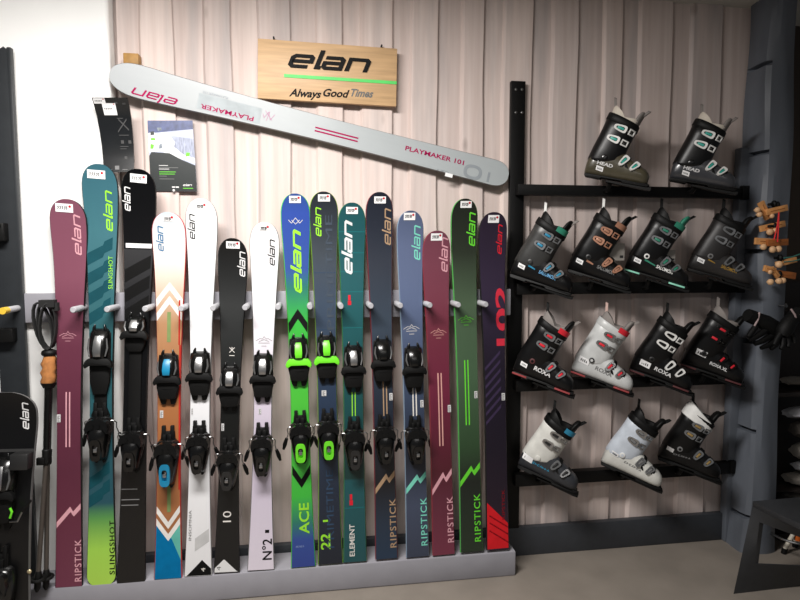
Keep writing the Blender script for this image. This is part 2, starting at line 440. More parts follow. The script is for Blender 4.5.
    def tagsticker(s, px, py, w=.058, h=.03, rot=0, ink=True):
        v, u = s.V(py), s.U(px, py)
        mb = MB(); n = 4; vs = []; c, sn = math.cos(rot), math.sin(rot)
        def q(a, bb, off): return s.P(u + a * c - bb * sn, v + a * sn + bb * c, off)
        def rect(a0, b0, a1, b1, off, mi):
            o = [];
            for j in range(n + 1):
                bb = b0 + (b1 - b0) * j / n; o += [q(a0, bb, off), q(a1, bb, off)]
            mb.add(o, [(2 * j, 2 * j + 1, 2 * j + 3, 2 * j + 2) for j in range(n)], mi)
        rect(-w / 2, -h / 2, w / 2, h / 2, .0016, 0)
        if ink:
            for a in (-.38, -.26, -.14, .0, .1):
                g = strokes2d([[(0, 0), (.004, .006), (.001, .009), (.005, .012)]], .0022)
                mb.add([q(a * w + x, y - .006, .0022) for x, y in g[0]], g[1], 1)
            vs = [q(w * .32 + .0045 * math.cos(2 * math.pi * i / 10), .006 + .0045 * math.sin(2 * math.pi * i / 10), .0022) for i in range(10)]; mb.add(vs, [tuple(range(10))], 2)
        if not ink:
            for k_ in range(5): rect(-w * .32, -h * .38 + k_ * h * .16, w * (.05 if k_ % 2 else .3), -h * .38 + k_ * h * .16 + h * .06, .0022, 1)
        o = mb.build('price_sticker' if ink else 'barcode_sticker', [STICK if ink else STICK2, INK, REDDOT], s.root, smooth=0)
    def finish(s):
        o = s.mb.build('body', s.mats, s.root, smooth=40)
        return s.root
# ---- bindings, in the ski's own frame
def binding(s, py_toe, py_toe_end, py_heel, py_heel_end, cover, wing, lever, style='std', sc=1.0, brake=(True, True), kk=None):
    v0, v1 = (s.V(py_toe), s.V(py_toe_end)) if kk is None else kk[:2]
    w0, w1 = (s.V(py_heel), s.V(py_heel_end)) if kk is None else kk[2:]
    yb = -s.t(v0) - .0005
    def F(n): return lambda u, v: (u, yb - n, v)
    def plate(mb, poly, n0, n1, tap=1.0, mi=0):
        cx = sum(p[0] for p in poly) / len(poly); cv = sum(p[1] for p in poly) / len(poly)
        mb.prism(poly, F(n0), lambda u, v: (cx + (u - cx) * tap, yb - n1, cv + (v - cv) * tap), mi)
    def sy(half): return half + [(-u, v) for u, v in reversed(half)]
    H = v0 - v1            # length of toe part
    # toe base
    mb = MB()
    if style == 'long':
        plate(mb, sy([(.036, v0 - .02), (.034, v1 + .06), (.022, v1 + .02), (.022, w0 - .02), (.034, w0 - .05)]), 0, .008)
        plate(mb, sy([(.038, v0 - H * .45), (.036, v1 + H * .2), (.024, v1)]), .008, .02, .92)
    else:
        plate(mb, sy([(.034, v0 - .01), (.040, v0 - H * .55), (.034, v1 + .03), (.026, v1 + .006), (.022, v1), (.010, v1), (.006, v1 + .022)]), 0, .012)
        plate(mb, sy([(.043, v0 - H * .52), (.041, v0 - H * .66), (.031, v0 - H * .88), (.014, v0 - H * .9)]), .012, .028, .92)
        for k in range(3): mb.box((0, yb - .0265, v0 - H * (.56 + .07 * k)), (.056 - .008 * k, .003, .006))
    toe = mb.build('toe_piece', BLK2, s.root, bevel=.002)
    mb = MB()   # tower: faceted dome with two horns
    rings = []
    for q, hw, n in ((.02, .024, .010), (.06, .032, .024), (.16, .036, .040), (.30, .036, .050), (.44, .032, .048), (.5, .032, .02)):
        v = v0 - H * q
        rings.append([(hw * math.cos(a) * sc, yb - max(.002, n * (math.sin(a) ** .6 if math.sin(a) > 0 else 0)) , v) for a in [math.pi * i / 8 for i in range(9)]] + [(0, yb - .001, v)])
    mb.loft(rings)
    for sg in (-1, 1): mb.tube([(sg * .021, yb - .012, v0 - H * .1), (sg * .019, yb - .017, v0 - .002), (sg * .016, yb - .014, v0 + .010)], [.007, .006, .003], 8)
    o_ = mb.build('toe_housing', BLACK, toe, smooth=50)
    for sg in (-1, 1):
        mb = MB(); mb.tube([(sg * .030, yb - .036, v0 - H * .16), (sg * .033, yb - .038, v0 - H * .30), (sg * .027, yb - .044, v0 - H * .42)], [.0025, .004, .0025], 8); mb.build('side_trim', DKSIL, toe)
    mb = MB(); rings = []
    for q, hw, n in ((.12, .010, .038), (.2, .013, .046), (.33, .014, .0535), (.42, .012, .051)):
        rings.append([(-hw, yb - n + .006, v0 - H * q), (-hw, yb - n, v0 - H * q), (hw, yb - n, v0 - H * q), (hw, yb - n + .006, v0 - H * q)])
    mb.loft(rings); mb.build('toe_cover', cover, toe, bevel=.001)
    mb = MB()   # wings gripping the boot toe
    vv = v0 - H * .5
    poly = sy([(.012, vv + .014), (.036, vv + .012), (.046, vv + .002), (.051, vv - .014), (.046, vv - .024), (.030, vv - .014)])
    plate(mb, poly, .024, .042, .96)
    mb.build('toe_wing', wing, toe, bevel=.0012)
    # heel
    H2 = w0 - w1; mb = MB()
    yb = -s.t(w0) - .0005
    plate(mb, sy([(.030, w0 - H2 * .22), (.032, w1 + .06), (.022, w1 + .01), (.016, w1), (.009, w1), (.005, w1 + .02)]), 0, .010)
    for sg in (-1, 1):
        mb.box((sg * .0155, yb - .008, w0 - H2 * .13), (.013, .016, H2 * .26)); mb.box((sg * .010, yb - .020, w0 - H2 * .19), (.012, .014, H2 * .12))
    plate(mb, sy([(.024, w0 - H2 * .09), (.027, w0 - H2 * .24)]), 0, .012, .96)
    heel = mb.build('heel_piece', BLK2, s.root, bevel=.002)
    mb = MB(); rings = []
    for q, hw, n in ((.22, .024, .030), (.26, .038, .042), (.36, .042, .052), (.45, .041, .062), (.56, .038, .066), (.72, .033, .058), (.88, .027, .040), (.95, .022, .02)):
        v = w0 - H2 * q
        rings.append([(hw * math.cos(a) * sc, yb - max(.002, n * (math.sin(a) ** .55 if math.sin(a) > 0 else 0)), v) for a in [math.pi * i / 8 for i in range(9)]] + [(0, yb - .001, v)])
    mb.loft(rings)
    plate(mb, sy([(.018, w0 - H2 * .24), (.036, w0 - H2 * .28), (.044, w0 - H2 * .40), (.040, w0 - H2 * .50), (.026, w0 - H2 * .42)]), .03, .058, .92)
    for k in (-.011, .011): mb.box((k, yb - .060, w0 - H2 * .36), (.007, .006, .012))
    mb.build('heel_housing', BLACK, heel, smooth=45)
    mb = MB(); lv = w0 - H2 * .74; hh = H2 * .18; n = 20
    def rr(a, k): return (k * .019 * abs(math.cos(a)) ** .6 * (1 if math.cos(a) > 0 else -1), lv + k * hh * abs(math.sin(a)) ** .6 * (1 if math.sin(a) > 0 else -1))
    A = [2 * math.pi * i / n for i in range(n)]
    outer = [rr(a, 1) for a in A]; inn = [rr(a, .52) for a in A]
    def nn(v): return .067 - .012 * ((w0 - H2 * .56 - v) / (H2 * .4))
    vs = [(u, yb - nn(v) + .012, v) for u, v in outer] + [(u, yb - nn(v) - .004, v) for u, v in outer] + [(u, yb - nn(v) - .004, v) for u, v in inn] + [(u, yb - nn(v) + .006, v) for u, v in inn]
    fs = [(i + r * n, (i + 1) % n + r * n, (i + 1) % n + (r + 1) * n, i + (r + 1) * n) for r in range(3) for i in range(n)] + [tuple(range(3 * n, 4 * n))]
    mb.add(vs, fs); lo = mb.build('heel_lever', lever, heel, smooth=40)
    mb = MB(); mb.box((0, yb - nn(lv) + .0, lv), (.012, .008, .012)); mb.build('release_window', SILVER, heel, bevel=.001)
    for sg, on in ((-1, brake[0]), (1, brake[1])):
        if not on: continue
        wv = w0 - H2 * .3; mb = MB(); hw = s.hw(wv) + .006
        mb.tube([(sg * .02, yb - .014, wv), (sg * hw, yb - .012, wv), (sg * (hw + .008), yb - .004, wv - .008), (sg * (hw + .006), yb + .006, wv - .03), (sg * (hw + .014), yb + .02, wv - H2 * .28)], .0022, 6)
        br = mb.build('brake_arm', STEEL, heel)
        mb = MB(); mb.tube([(sg * (hw + .012), yb + .017, wv - H2 * .24), (sg * (hw + .020), yb + .030, wv - H2 * .36), (sg * (hw + .026), yb + .036, wv - H2 * .46)], [.006, .0085, .005], 8)
        mb.build('brake_pad', BLK2, heel)
EDGE = mat('dark ski sidewall', 26, .4)
PINK = mat('pink print', (226, 168, 178), .5); LIME = mat('lime print', (160, 235, 60), .5); MINT = mat('mint print', (130, 222, 200), .5)
TAN = mat('tan print', (178, 148, 118), .5); REDP = mat('red print', (225, 40, 55), .5); BLKP = mat('black print', 18, .45)
GREYP = mat('grey print', 130, .5)
def mountain_mark(s, py, px, m):
    k = depth(s.M.translation) / FPX
    g = strokes2d([[(-8, 0), (-4, 2.5), (-1.5, 2), (0, 4.5), (2, 2), (4, 2.5), (8, 0)], [(-5, -.6), (0, 1.4), (5, -.6)], [(-5.5, -2), (5.5, -2)], [(-2.5, -5), (2.5, -5)]], .42)
    s.glyphs(g, s.V(py), s.U(px, py), k, m, across=True)
def zigzag(s, pyl, pyr, m, th=6.5):
    k = depth(s.M.translation) / FPX; a, c = s.V(pyl), s.V(pyr); t = th * k
    def lo(f):
        f = (f + 1) / 2
        if f < .56: return a + (c - a) * f * 1.5
        if f < .68: return a + (c - a) * (.84 - (f - .56) * 2.4)
        return a + (c - a) * (.552 + (f - .68) * 1.4)
    s.area(lambda f: lo(f) - t * (.55 if f < .16 or f > .4 else .3), lambda f: lo(f) + t * .35, m, n=32)
GRP = 'upright display skis leaning on the wall rail'
def ripstick(label, tip, tail, wpx, stops, lt, logo, zz, rp, lines, mark, edge, sticker, lc=None, bind=None, tagp=None, rpx=None):
    s = Ski('alpine_ski', label, tip, tail, wpx, stops, edge, GRP)
    s.logo(logo[0], logo[1], logo[2], lt, 8)
    if mark: mountain_mark(s, mark[1], mark[0], lc or lt)
    zigzag(s, zz[0], zz[1], lt)
    s.text('RIPSTICK', rp[0], rp[1], rp[2], lt, 6.2, .012, spacing=1.15)
    if lines:
        for dx in (-1.6, 1.6): s.line(lines[2], lines[1], lines[0] + dx, 1.2, lc or lt)
    if sticker: s.tagsticker(sticker[0], sticker[1], .013, .029, ink=False)
    s.tagsticker(*tagp)
    if bind: binding(s, *bind)
    s.finish(); return s
# 1 burgundy at far left
sk1 = ripstick('burgundy ski with pink lettering standing first in the row, beside the hanging poles', (66.5, 200), (69.5, 586), (34.5, 23, 26),
    [(0, (132, 52, 82)), (.17, (118, 42, 70)), (.3, (108, 40, 66)), (.62, (120, 50, 76)), (.8, (148, 78, 102)), (1, (152, 84, 108))], PINK, (256, 214, 76.5), (524, 506), (582, 540, 77.5), (68, 392, 447), (68, 336), EDGE, (59.5, 418), tagp=(64.5, 208, .06, .03, -.05))
# 2 teal to lime
s = Ski('alpine_ski', 'teal ski fading to lime green tail, darker diagonal blocks, black binding', (98.5, 165), (102, 586), (34, 22, 29),
    [(0, (200, 255, 60)), (.09, (185, 250, 60)), (.165, (95, 175, 80)), (.20, (24, 92, 108)), (.6, (40, 110, 118)), (.85, (58, 128, 140)), (1, (52, 118, 135))], EDGE, GRP, tail_round=.05)
DT = mat('dark teal print', (22, 76, 86), .4); LG = mat('lime tail print', (150, 228, 42), .4)
s.logo(232, 190, 108, LIME, 8); s.text('SLINGSHOT', 289, 256, 110, LIME, 4)
for y in (246, 266, 286, 306, 470, 488): 
    s.area(lambda f, y=y: s.V(y + 12) + .028 * f + (.012 if f > .1 else 0), lambda f, y=y: s.V(y) + .028 * f + (.012 if f > .1 else 0), DT, -1, .75, 16)
s.text('SLINGSHOT', 575, 521, 111.5, BLKP, 4.8, .012, spacing=1.2)
s.tagsticker(96.5, 174.5, .062, .03, -.05)
binding(s, 327, 395, 402, 462, SILVER, BLK2, BLACK, 'long'); s.finish()
# 3 black
s = Ski('alpine_ski', 'glossy black ski with grey diagonal stripes and black freeride binding', (138, 170), (131.5, 582), (33, 22.5, 27.5),
    [(0, (10, 10, 12)), (.6, (12, 12, 14)), (.64, (34, 34, 36)), (.81, (62, 62, 64)), (.812, (12, 12, 15)), (1, (8, 8, 10))], EDGE, GRP, rough=.22, coat=.25)
s.logo(212, 187, 127.5, WHITE, 7); s.area(lambda f: s.V(248), lambda f: s.V(243.5), WHITE, -.9, .9)
DG = mat('dark stripe print', 14, .4)
for y in (262, 282, 302): s.area(lambda f, y=y: s.V(y + 13) + .03 * f, lambda f, y=y: s.V(y) + .03 * f, DG, -1, .9)
for y, l in ((489.5, 15), (500, 17), (505.5, 16)):
    k = depth(s.M.translation) / FPX; u0, v0 = s.U(122, y), s.V(y); s.mb.add([s.P(u0, v0), s.P(u0 + l * k, v0), s.P(u0 + l * k, v0 + .0035), s.P(u0, v0 + .0035)], [(0, 1, 2, 3)], s.mi(GREYP))
s.tagsticker(138.5, 178.5, .058, .03, -.05)
binding(s, 315, 352, 417, 472, SILVER, BLK2, BLACK, 'long'); s.finish()
# 4 white, orange and blue
s = Ski('alpine_ski', 'white and orange ski with white chevrons, red edge and blue tail', (168, 213), (168.5, 578), (32.5, 22, 27),
    [(0, (30, 140, 178)), (.05, (190, 120, 62)), (.35, (196, 116, 48)), (.55, (204, 128, 62)), (.70, (205, 150, 100)), (.78, (222, 190, 160)), (.88, (236, 226, 216)), (1, (206, 222, 232))], mat('red sidewall', (190, 50, 50), .4), GRP)
CHW = mat('chevron white print', (240, 236, 230), .45); BLU = mat('blue tail print', (0, 116, 170), .4); TQ = mat('turquoise tail print', (105, 190, 175), .4); GRN = mat('sage stripe print', (130, 150, 95), .45)
s.logo(252, 226, 160.5, mat('blue logo print', (60, 120, 165), .5), 6.5)
for y in (282, 296): s.area(lambda f, y=y: s.V(y + 8) - .065 * abs(f), lambda f, y=y: s.V(y) - .065 * abs(f), CHW, n=16)
for y in (529, 541): s.area(lambda f, y=y: s.V(y) + .062 * abs(f), lambda f, y=y: s.V(y - 7) + .062 * abs(f), CHW, n=16)
s.area(lambda f: .001, lambda f: s.V(541) + .062 * abs(f) - (0 if f < 0 else 0), TQ, 0, 1, off=.0004)
s.area(lambda f: .001, lambda f: min(s.V(541) + .062 * abs(f), s.V(530) - .062 * f * 1.15 - .045 * (f + 0) ), BLU, -1, 1, n=20, off=.0007)
s.line(342, 312, 169, 3.5, GRN); s.line(512, 478, 169, 3.5, GRN)
for y0, y1 in ((345, 300), (490, 345)): s.line(y1, y0, 179, 1.6, mat('red edge print', (190, 50, 40), .4))
s.tagsticker(162, 414, .012, .028, ink=False)
s.tagsticker(168.5, 219, .04, .018)
binding(s, 352, 404, 425, 487, BLUEP, BLK2, BLUEP); s.finish()
# 5 white
s = Ski('alpine_ski', 'plain white ski with black logo and black notch at the tail', (201, 199.5), (198.5, 575), (31, 19.5, 27), [(0, (226, 226, 228)), (.5, (226, 227, 230)), (1, (238, 240, 240))], mat('light grey sidewall', 150, .4), GRP)
s.logo(240, 214, 192, BLKP, 6.5); s.area(lambda f: .001, lambda f: s.V(560) - .05 * abs(f - .3), BLKP, n=20)
s.text('INSOMNIA', 540, 510, 190.5, GREYP, 2.6); s.text('4', 572, 568, 203, CHW, 4)
s.area(lambda f: s.V(549) + .03 * f, lambda f: s.V(536) + .03 * f, mat('pale grey print', 205, .5), -.3, .9)
s.tagsticker(201, 206.5, .04, .017); s.tagsticker(192.5, 411, .006, .026, ink=False)
binding(s, 350, 400, 420, 474, SILVER, BLK2, BLACK); s.finish()
# 6 black short
s = Ski('alpine_ski', 'shorter all black ski with white logo and white notch at the tail', (232.5, 239), (227, 571.5), (29, 18.5, 25.5), [(0, (18, 18, 19)), (.5, (20, 22, 21)), (.8, (52, 54, 54)), (1, (16, 16, 16))], EDGE, GRP)
s.logo(277, 251, 241.5, WHITE, 7); s.area(lambda f: .001, lambda f: s.V(559) - .045 * abs(f + .25), WHITE, n=20)
s.text('10', 522, 511, 227, CHW, 8); s.text('4', 570, 566, 219, GREYP, 4)
k = depth(s.M.translation) / FPX
s.glyphs(strokes2d([[(-2.5, -2.5), (2.5, 2.5)], [(-2.5, 2.5), (2.5, -2.5)], [(-2.5, -5.5), (2.5, -5.5)], [(0, 0), (0, 3)]], .6), s.V(350), s.U(232, 350), k, CHW, across=True)
s.tagsticker(233, 245, .05, .026); s.tagsticker(223, 427, .010, .028, ink=False)
binding(s, 365, 411, 437, 490, SILVER, BLK2, DGREY); s.finish()
# 7 white lilac
s = Ski('alpine_ski', 'white ski shading to pale lilac with upright black numeral near the tail', (264.5, 223), (261, 569), (29, 18, 26.5), [(0, (224, 214, 228)), (.25, (206, 194, 214)), (.5, (214, 202, 220)), (.75, (232, 230, 234)), (1, (240, 240, 240))], mat('light grey sidewall', 150, .4), GRP)
s.logo(266, 239, 271.5, BLKP, 6.5); s.text('N°2', 560, 539, 267, BLKP, 9, .012); s.line(533, 530, 267, 4, BLKP); mountain_mark(s, 341, 264, GREYP)
s.tagsticker(264.5, 228.5, .038, .016); s.tagsticker(260, 411, .010, .024, ink=False)
binding(s, 352, 402, 422, 476, SILVER, BLK2, BLACK); s.finish()
# 8 blue and green race ski
s = Ski('alpine_ski', 'bright blue and neon green ski with large logo and black chevrons', (295, 194.5), (303.5, 566), (29, 18, 24.5), [(0, (36, 70, 170)), (.075, (36, 80, 175)), (.12, (30, 140, 120)), (.19, (50, 215, 50)), (.45, (75, 228, 45)), (.66, (45, 215, 60)), (.75, (25, 140, 120)), (.80, (30, 85, 180)), (.95, (35, 85, 200)), (1, (35, 90, 180))], mat('green sidewall', (70, 200, 60), .4), GRP)
s.logo(294, 229, 296.5, LIME, 9.5, True)
for y in (309,): s.area(lambda f: s.V(y + 10) - .055 * abs(f), lambda f: s.V(y) - .055 * abs(f), BLKP, n=16)
s.area(lambda f: s.V(488) + .055 * abs(f), lambda f: s.V(479) + .055 * abs(f), BLKP, n=16)
s.text('ACE', 534, 503, 304, LIME, 9.5, .02)
s.glyphs(scribble2d(5), s.V(547), s.U(296, 547), .007, mat('faint pale print', (130, 150, 200), .5), across=True)
k = depth(s.M.translation) / FPX
s.glyphs(strokes2d([[(-7, 0), (-4, -3), (0, 2), (4, -3), (7, 0)], [(-4, 0), (0, -4), (4, 0)]], .5), s.V(220), s.U(295.5, 220), k, CHW, across=True)
s.tagsticker(295, 199.5, .044, .026)
binding(s, 336, 386, 410, 463, LIMEP, LIMEP, LIMEP); s.finish()
# 9 navy with lime
s = Ski('alpine_ski', 'slate navy ski with lime logo, lime double numeral and lime binding', (323.5, 192.5), (330.5, 563), (28.5, 19.5, 25), [(0, (28, 36, 52)), (.2, (34, 48, 70)), (.45, (44, 66, 96)), (.7, (62, 82, 106)), (.85, (66, 76, 86)), (1, (40, 46, 54))], mat('lime edge sidewall', (120, 160, 50), .4), GRP)
NV = mat('slate lettering print', (56, 76, 100), .4)
s.logo(237, 207, 317.8, LIME, 7); s.text('PRIMETIME', 330, 215, 329.5, mat('grey lettering print', (70, 80, 92), .45), 7); s.text('PRIMETIME', 548, 470, 330, NV, 7)
s.text('22', 549, 533, 325.5, LIME, 9, .02); s.line(521.5, 519.5, 325.5, 5, LIME)
for y in (273, 330): s.area(lambda f, y=y: s.V(y), lambda f, y=y: s.V(y) + .003, NV)
s.tagsticker(324, 198, .046, .026); s.tagsticker(324, 393, .018, .022, ink=False)
binding(s, 334, 383, 408, 460, LIMEP, LIMEP, LIMEP); s.finish()
# 10 teal element
s = Ski('alpine_ski', 'deep teal ski with large white logo and fine grid lines', (352, 203.5), (355, 561), (27.5, 20, 23.5), [(0, (10, 92, 98)), (.2, (8, 96, 102)), (.23, (8, 96, 102)), (.232, (20, 66, 62)), (.36, (14, 84, 84)), (.75, (12, 104, 110)), (1, (16, 100, 106))], mat('green edge sidewall', (60, 120, 70), .4), GRP)
s.logo(275, 220, 347.5, WHITE, 9.5, True); s.text('ELEMENT', 556, 524, 352, CHW, 5, .012)
GL = mat('pale grid print', (40, 130, 134), .4)
for y in (232, 253, 272, 292, 328, 508): s.area(lambda f, y=y: s.V(y), lambda f, y=y: s.V(y) + .002, GL)
s.line(305, 301, 349.5, 3.4, REDP); s.line(300.5, 295, 349.3, 2.4, REDP); s.line(505, 500, 351.2, 3.4, REDP); s.line(499.5, 494, 351, 2.4, REDP)
for dx in (-1.8, 1.2): s.line(416, 392, 354 + dx, .9, LIME)
s.tagsticker(352, 210.5, .046, .026)
binding(s, 344, 392, 416, 470, SILVER, BLK2, DGREY); s.finish()
# 11..14
ripstick('navy ski with tan lettering, first ski after the teal one', (379.5, 193), (386.5, 558), (27.5, 20.5, 22.8), [(0, (32, 62, 92)), (.1, (38, 56, 78)), (.2, (30, 30, 36)), (.4, (38, 48, 66)), (.65, (62, 78, 96)), (.8, (50, 58, 74)), (1, (34, 40, 56))],
    TAN, (246, 208, 387, ), (490, 473), (548, 499, 393), (385, 375, 416), None, mat('dark red edge sidewall', (120, 45, 55), .4), (391, 397), bind=(338, 386, 414, 464, BLACK, BLK2, BLACK), tagp=(380, 200, .046, .026))
ripstick('blue-lilac ski with mint lettering and black binding', (410.5, 211.5), (417.5, 556), (27, 21, 23.5), [(0, (62, 72, 96)), (.15, (72, 84, 112)), (.28, (36, 44, 60)), (.5, (66, 84, 116)), (.75, (98, 116, 156)), (.9, (104, 120, 160)), (1, (92, 108, 146))],
    MINT, (261, 225, 416.5), (490, 474), (546, 498, 424), (414.5, 375, 416), (411.5, 329), mat('blue grey edge', (130, 150, 170), .4), (422, 404), lc=CHW, bind=(345, 392, 415, 464, BLACK, BLK2, BLACK), tagp=(409.5, 216.5, .046, .028))
ripstick('burgundy red ski with pink lettering between the blue-lilac and the green skis', (437, 231.5), (443.5, 554), (28, 21.3, 23), [(0, (140, 48, 78)), (.18, (112, 38, 62)), (.26, (98, 24, 44)), (.5, (130, 28, 66)), (.7, (132, 44, 68)), (.9, (144, 68, 90)), (1, (142, 70, 92))],
    PINK, (273, 237, 444), (491, 471), (543, 497, 450.5), (440.5, 373, 446), (438.5, 333), mat('red brown edge', (130, 50, 60), .4), (449.5, 409), lc=mat('pale pink print', (225, 170, 160), .5), tagp=(436.5, 237, .046, .028))
ripstick('forest green ski with lime lettering and no binding', (465, 199.5), (471.5, 551), (27.5, 21.5, 24), [(0, (44, 62, 42)), (.12, (36, 52, 38)), (.2, (34, 40, 34)), (.3, (54, 88, 52)), (.5, (78, 112, 78)), (.7, (82, 108, 78)), (.85, (48, 58, 42)), (1, (36, 42, 32))],
    mat('bright green print', (110, 225, 60), .5), (247, 212, 471.5), (483, 465), (542, 494, 477.5), (467, 360, 425), (466, 320), mat('green edge', (80, 160, 80), .4), (476, 395), tagp=(466, 204.5, .046, .026))
# 15 purple
s = Ski('alpine_ski', 'dark purple ski with red lettering and red tail, next to the black rack post', (494, 213), (497.5, 549), (29, 22, 23.5), [(0, (60, 30, 56)), (.15, (40, 22, 44)), (.3, (32, 22, 42)), (.55, (36, 26, 46)), (.75, (58, 42, 72)), (1, (50, 36, 58))], EDGE, GRP)
s.logo(255, 224, 499.5, REDP, 5.5)
s.text('102', 346, 286, 502.5, mat('large red numeral print', (215, 50, 70), .5), 12.5, .03)
DS = mat('dusky stripe print', (62, 50, 78), .45)
for y in range(348, 410, 9): s.area(lambda f, y=y: s.V(y + 12) + .045 * f, lambda f, y=y: s.V(y + 8.5) + .045 * f, DS, -1, .55)
s.area(lambda f: s.V(548.5), lambda f: s.V(513) - .045 * f, mat('red tail print', (222, 36, 44), .45), n=20)
for a in (520, 527, 535): s.area(lambda f, a=a: s.V(a + 1.6) - .03 * f, lambda f, a=a: s.V(a) - .03 * f, mat('dark red swirl print', (165, 26, 40), .45), -.8, 1)
s.text('RIPSTICK', 520, 490, 503.5, mat('deep red print', (150, 25, 35), .5), 3)
s.tagsticker(493.5, 219, .046, .03); s.tagsticker(503.5, 397, .014, .030, ink=False)
s.finish()
# ------------------------------------------------------------------ PLAYMAKER ski on its hooks
yy = -.048
Bp, Tp = at(508, 176.5, yy), at(112.5, 76, yy)
z = (Tp - Bp).normalized(); y = Vector((0, 1, 0)); y = (y - z * y.dot(z)).normalized(); x = y.cross(z)
M = Matrix((x, y, z)).transposed().to_4x4(); M.translation = Bp
Lp = (Tp - Bp).length; kpx = depth((Bp + Tp) / 2) / FPX
s = Ski('wall_mounted_ski', 'long pale grey ski with magenta lettering mounted slanting across the boarded wall', None, None, None, [(0, (182, 190, 192)), (.5, (178, 185, 187)), (1, (156, 163, 166))], mat('cool grey sidewall', 120, .4), None, tl=.11, tail_round=.075, matrix=M, L=Lp, w=[31.5 * kpx, 24.5 * kpx, 28 * kpx], rock=.03, rough=.4, coat=0.1)

s.root['label'] = 'long pale grey ski with magenta lettering mounted slanting across the boarded wall'
def hv(px, py):
    p = at(px, py, yy - .013); q = M.inverted() @ p; return q.x, q.z
MAG = mat('magenta print', (172, 0, 84), .6); PG = mat('pale numeral print', (158, 165, 170), .5); GL2 = mat('light grey block print', (183, 191, 194), .5)
def along(txt, pa, pb, m, h, up, bold=0.0, logo=False):
    (ua, va), (ub, vb) = hv(*pa), hv(*pb); g = LOGO if logo else text2d(txt, bold); ln = max(q[0] for q in g[0])
    if up: s.glyphs(g, va, ua - h * .0, h, m, abs(va - vb) / (ln * h), flip=True)
    else: s.glyphs(g, va, ua, h, m, abs(va - vb) / (ln * h))
along('', (179, 99), (133, 87), MAG, .026, False, logo=True)
along('PLAYMAKER', (254, 117), (201, 103), MAG, .017, False, .02)
along('PLAYMAKER 101', (405, 150), (464, 163.5), MAG, .018, True, .02)
along('101', (464, 180), (493, 187), PG, .068, True, .03) if False else None
def stripAB(pa, pb, d, wd, m, off=.0009):
    (ua, va), (ub, vb) = pa, pb; n = 12; q = []
    for i in range(n + 1):
        t = i / n; u, v = ua + (ub - ua) * t, va + (vb - va) * t; q += [s.P(u + d - wd, v, off), s.P(u + d + wd, v, off)]
    s.mb.add(q, [(2 * i, 2 * i + 1, 2 * i + 3, 2 * i + 2) for i in range(n)], s.mi(m))
for d in (-.0065, .0065): stripAB(hv(315, 129), hv(358, 140), d, .0028, MAG)
uc, vc = hv(473, 172)
A = [2 * math.pi * i / 24 for i in range(24)]
ov = [s.P(uc + .030 * abs(math.sin(a)) ** .8 * math.copysign(1, math.sin(a)), vc + .040 * abs(math.cos(a)) ** .8 * math.copysign(1, math.cos(a)), .0008) for a in A] + [s.P(uc + .018 * abs(math.sin(a)) ** .8 * math.copysign(1, math.sin(a)), vc + .026 * abs(math.cos(a)) ** .8 * math.copysign(1, math.cos(a)), .0008) for a in A]
s.mb.add(ov, [(i, (i + 1) % 24, 24 + (i + 1) % 24, 24 + i) for i in range(24)], s.mi(PG))
ul, vl = hv(489, 177); s.mb.add([s.P(ul - .02, vl - .004), s.P(ul - .02, vl + .006), s.P(ul + .02, vl + .006), s.P(ul + .02, vl - .004)], [(0, 1, 2, 3)], s.mi(PG))
(ua, va) = hv(199, 94); stripAB((ua - .012, va - .24), (ua - .012, va), -.012, .030, GL2, .0005)
along('PLAYMAKER 172', (228, 97), (203, 91), mat('mid grey print', (150, 158, 166), .5), .008, False)
along('172', (437, 172), (449, 174), mat('mid grey print', (150, 158, 166), .5), .013, True)
uf, vf = hv(269, 116); g = strokes2d([[(-6, -3), (-2, 4), (1, -4), (5, 3), (7, -1)], [(-4, 4), (5, -5)], [(0, -5), (2, 6)]], .5); s.glyphs(g, vf, uf, .0035, mat('faint magenta print', (205, 140, 175), .5))
us, vs_ = hv(449, 175); mb = MB(); mb.add([s.P(us - .008, vs_ - .016, .0014), s.P(us - .008, vs_ + .016, .0014), s.P(us + .007, vs_ + .016, .0014), s.P(us + .007, vs_ - .016, .0014)], [(0, 1, 2, 3)]); mb.build('price_sticker', STICK, s.root, smooth=0)
s.finish()
b = MB(); p = at(132, 60, -.04)
b.box((0, 0, 0), (.055, .055, .05)); b.box((-.004, -.004, -.035), (.03, .045, .03))
tag(b.build('wooden_hook', mat('brown wooden block', (160, 120, 60), .6, noise=.2), loc=(p.x, -.0285, p.z - .004), bevel=.003), 'small brown wooden block holding the slanting pale grey ski at its tip', 'hook')
# ------------------------------------------------------------------ sign
cs = [at(257.5, 38.5, -.045), at(398, 48.5, -.045), at(395.5, 106.5, -.045), at(258, 98, -.045)]
cen = sum(cs, Vector()) / 4; xa_ = ((cs[1] - cs[0]) + (cs[2] - cs[3])).normalized(); W = ((cs[1] - cs[0]).length + (cs[2] - cs[3]).length) / 2; Hh = ((cs[0] - cs[3]).length + (cs[1] - cs[2]).length) / 2
ya = Vector((0, 1, 0)); za = xa_.cross(ya).normalized()
M = Matrix((xa_, ya, za)).transposed().to_4x4(); M.translation = cen + Vector((0, .02, 0))
SG = empty('shop_sign', 'wooden plank sign with black logo and green line high on the boarded wall', 'sign', matrix=M)
swm = mat('oiled beech sign', (198, 163, 121), .5, noise=.14, scale=6, stretch=(1, 1, 14))
b = MB(); b.box((0, -.01, 0), (W, .02, Hh)); b.build('board', swm, SG, bevel=.0015)
def sloc(px, py): q = M.inverted() @ at(px, py, -.045); return q.x, q.z
b = MB(); (xa2, zb), (xb2, zb2) = sloc(287, 68), sloc(371, 74); g = LOGOB; ln = max(p[0] for p in g[0]); hs = (xb2 - xa2) / ln
b.prism([(0, 0)] * 0 or [(0, 0), (0, 0), (0, 0)], lambda a, c: (0, -.0201, 0), lambda a, c: (0, -.0201, 0)) if False else None
zz_ = (zb + zb2) / 2 + .004; sv = .052
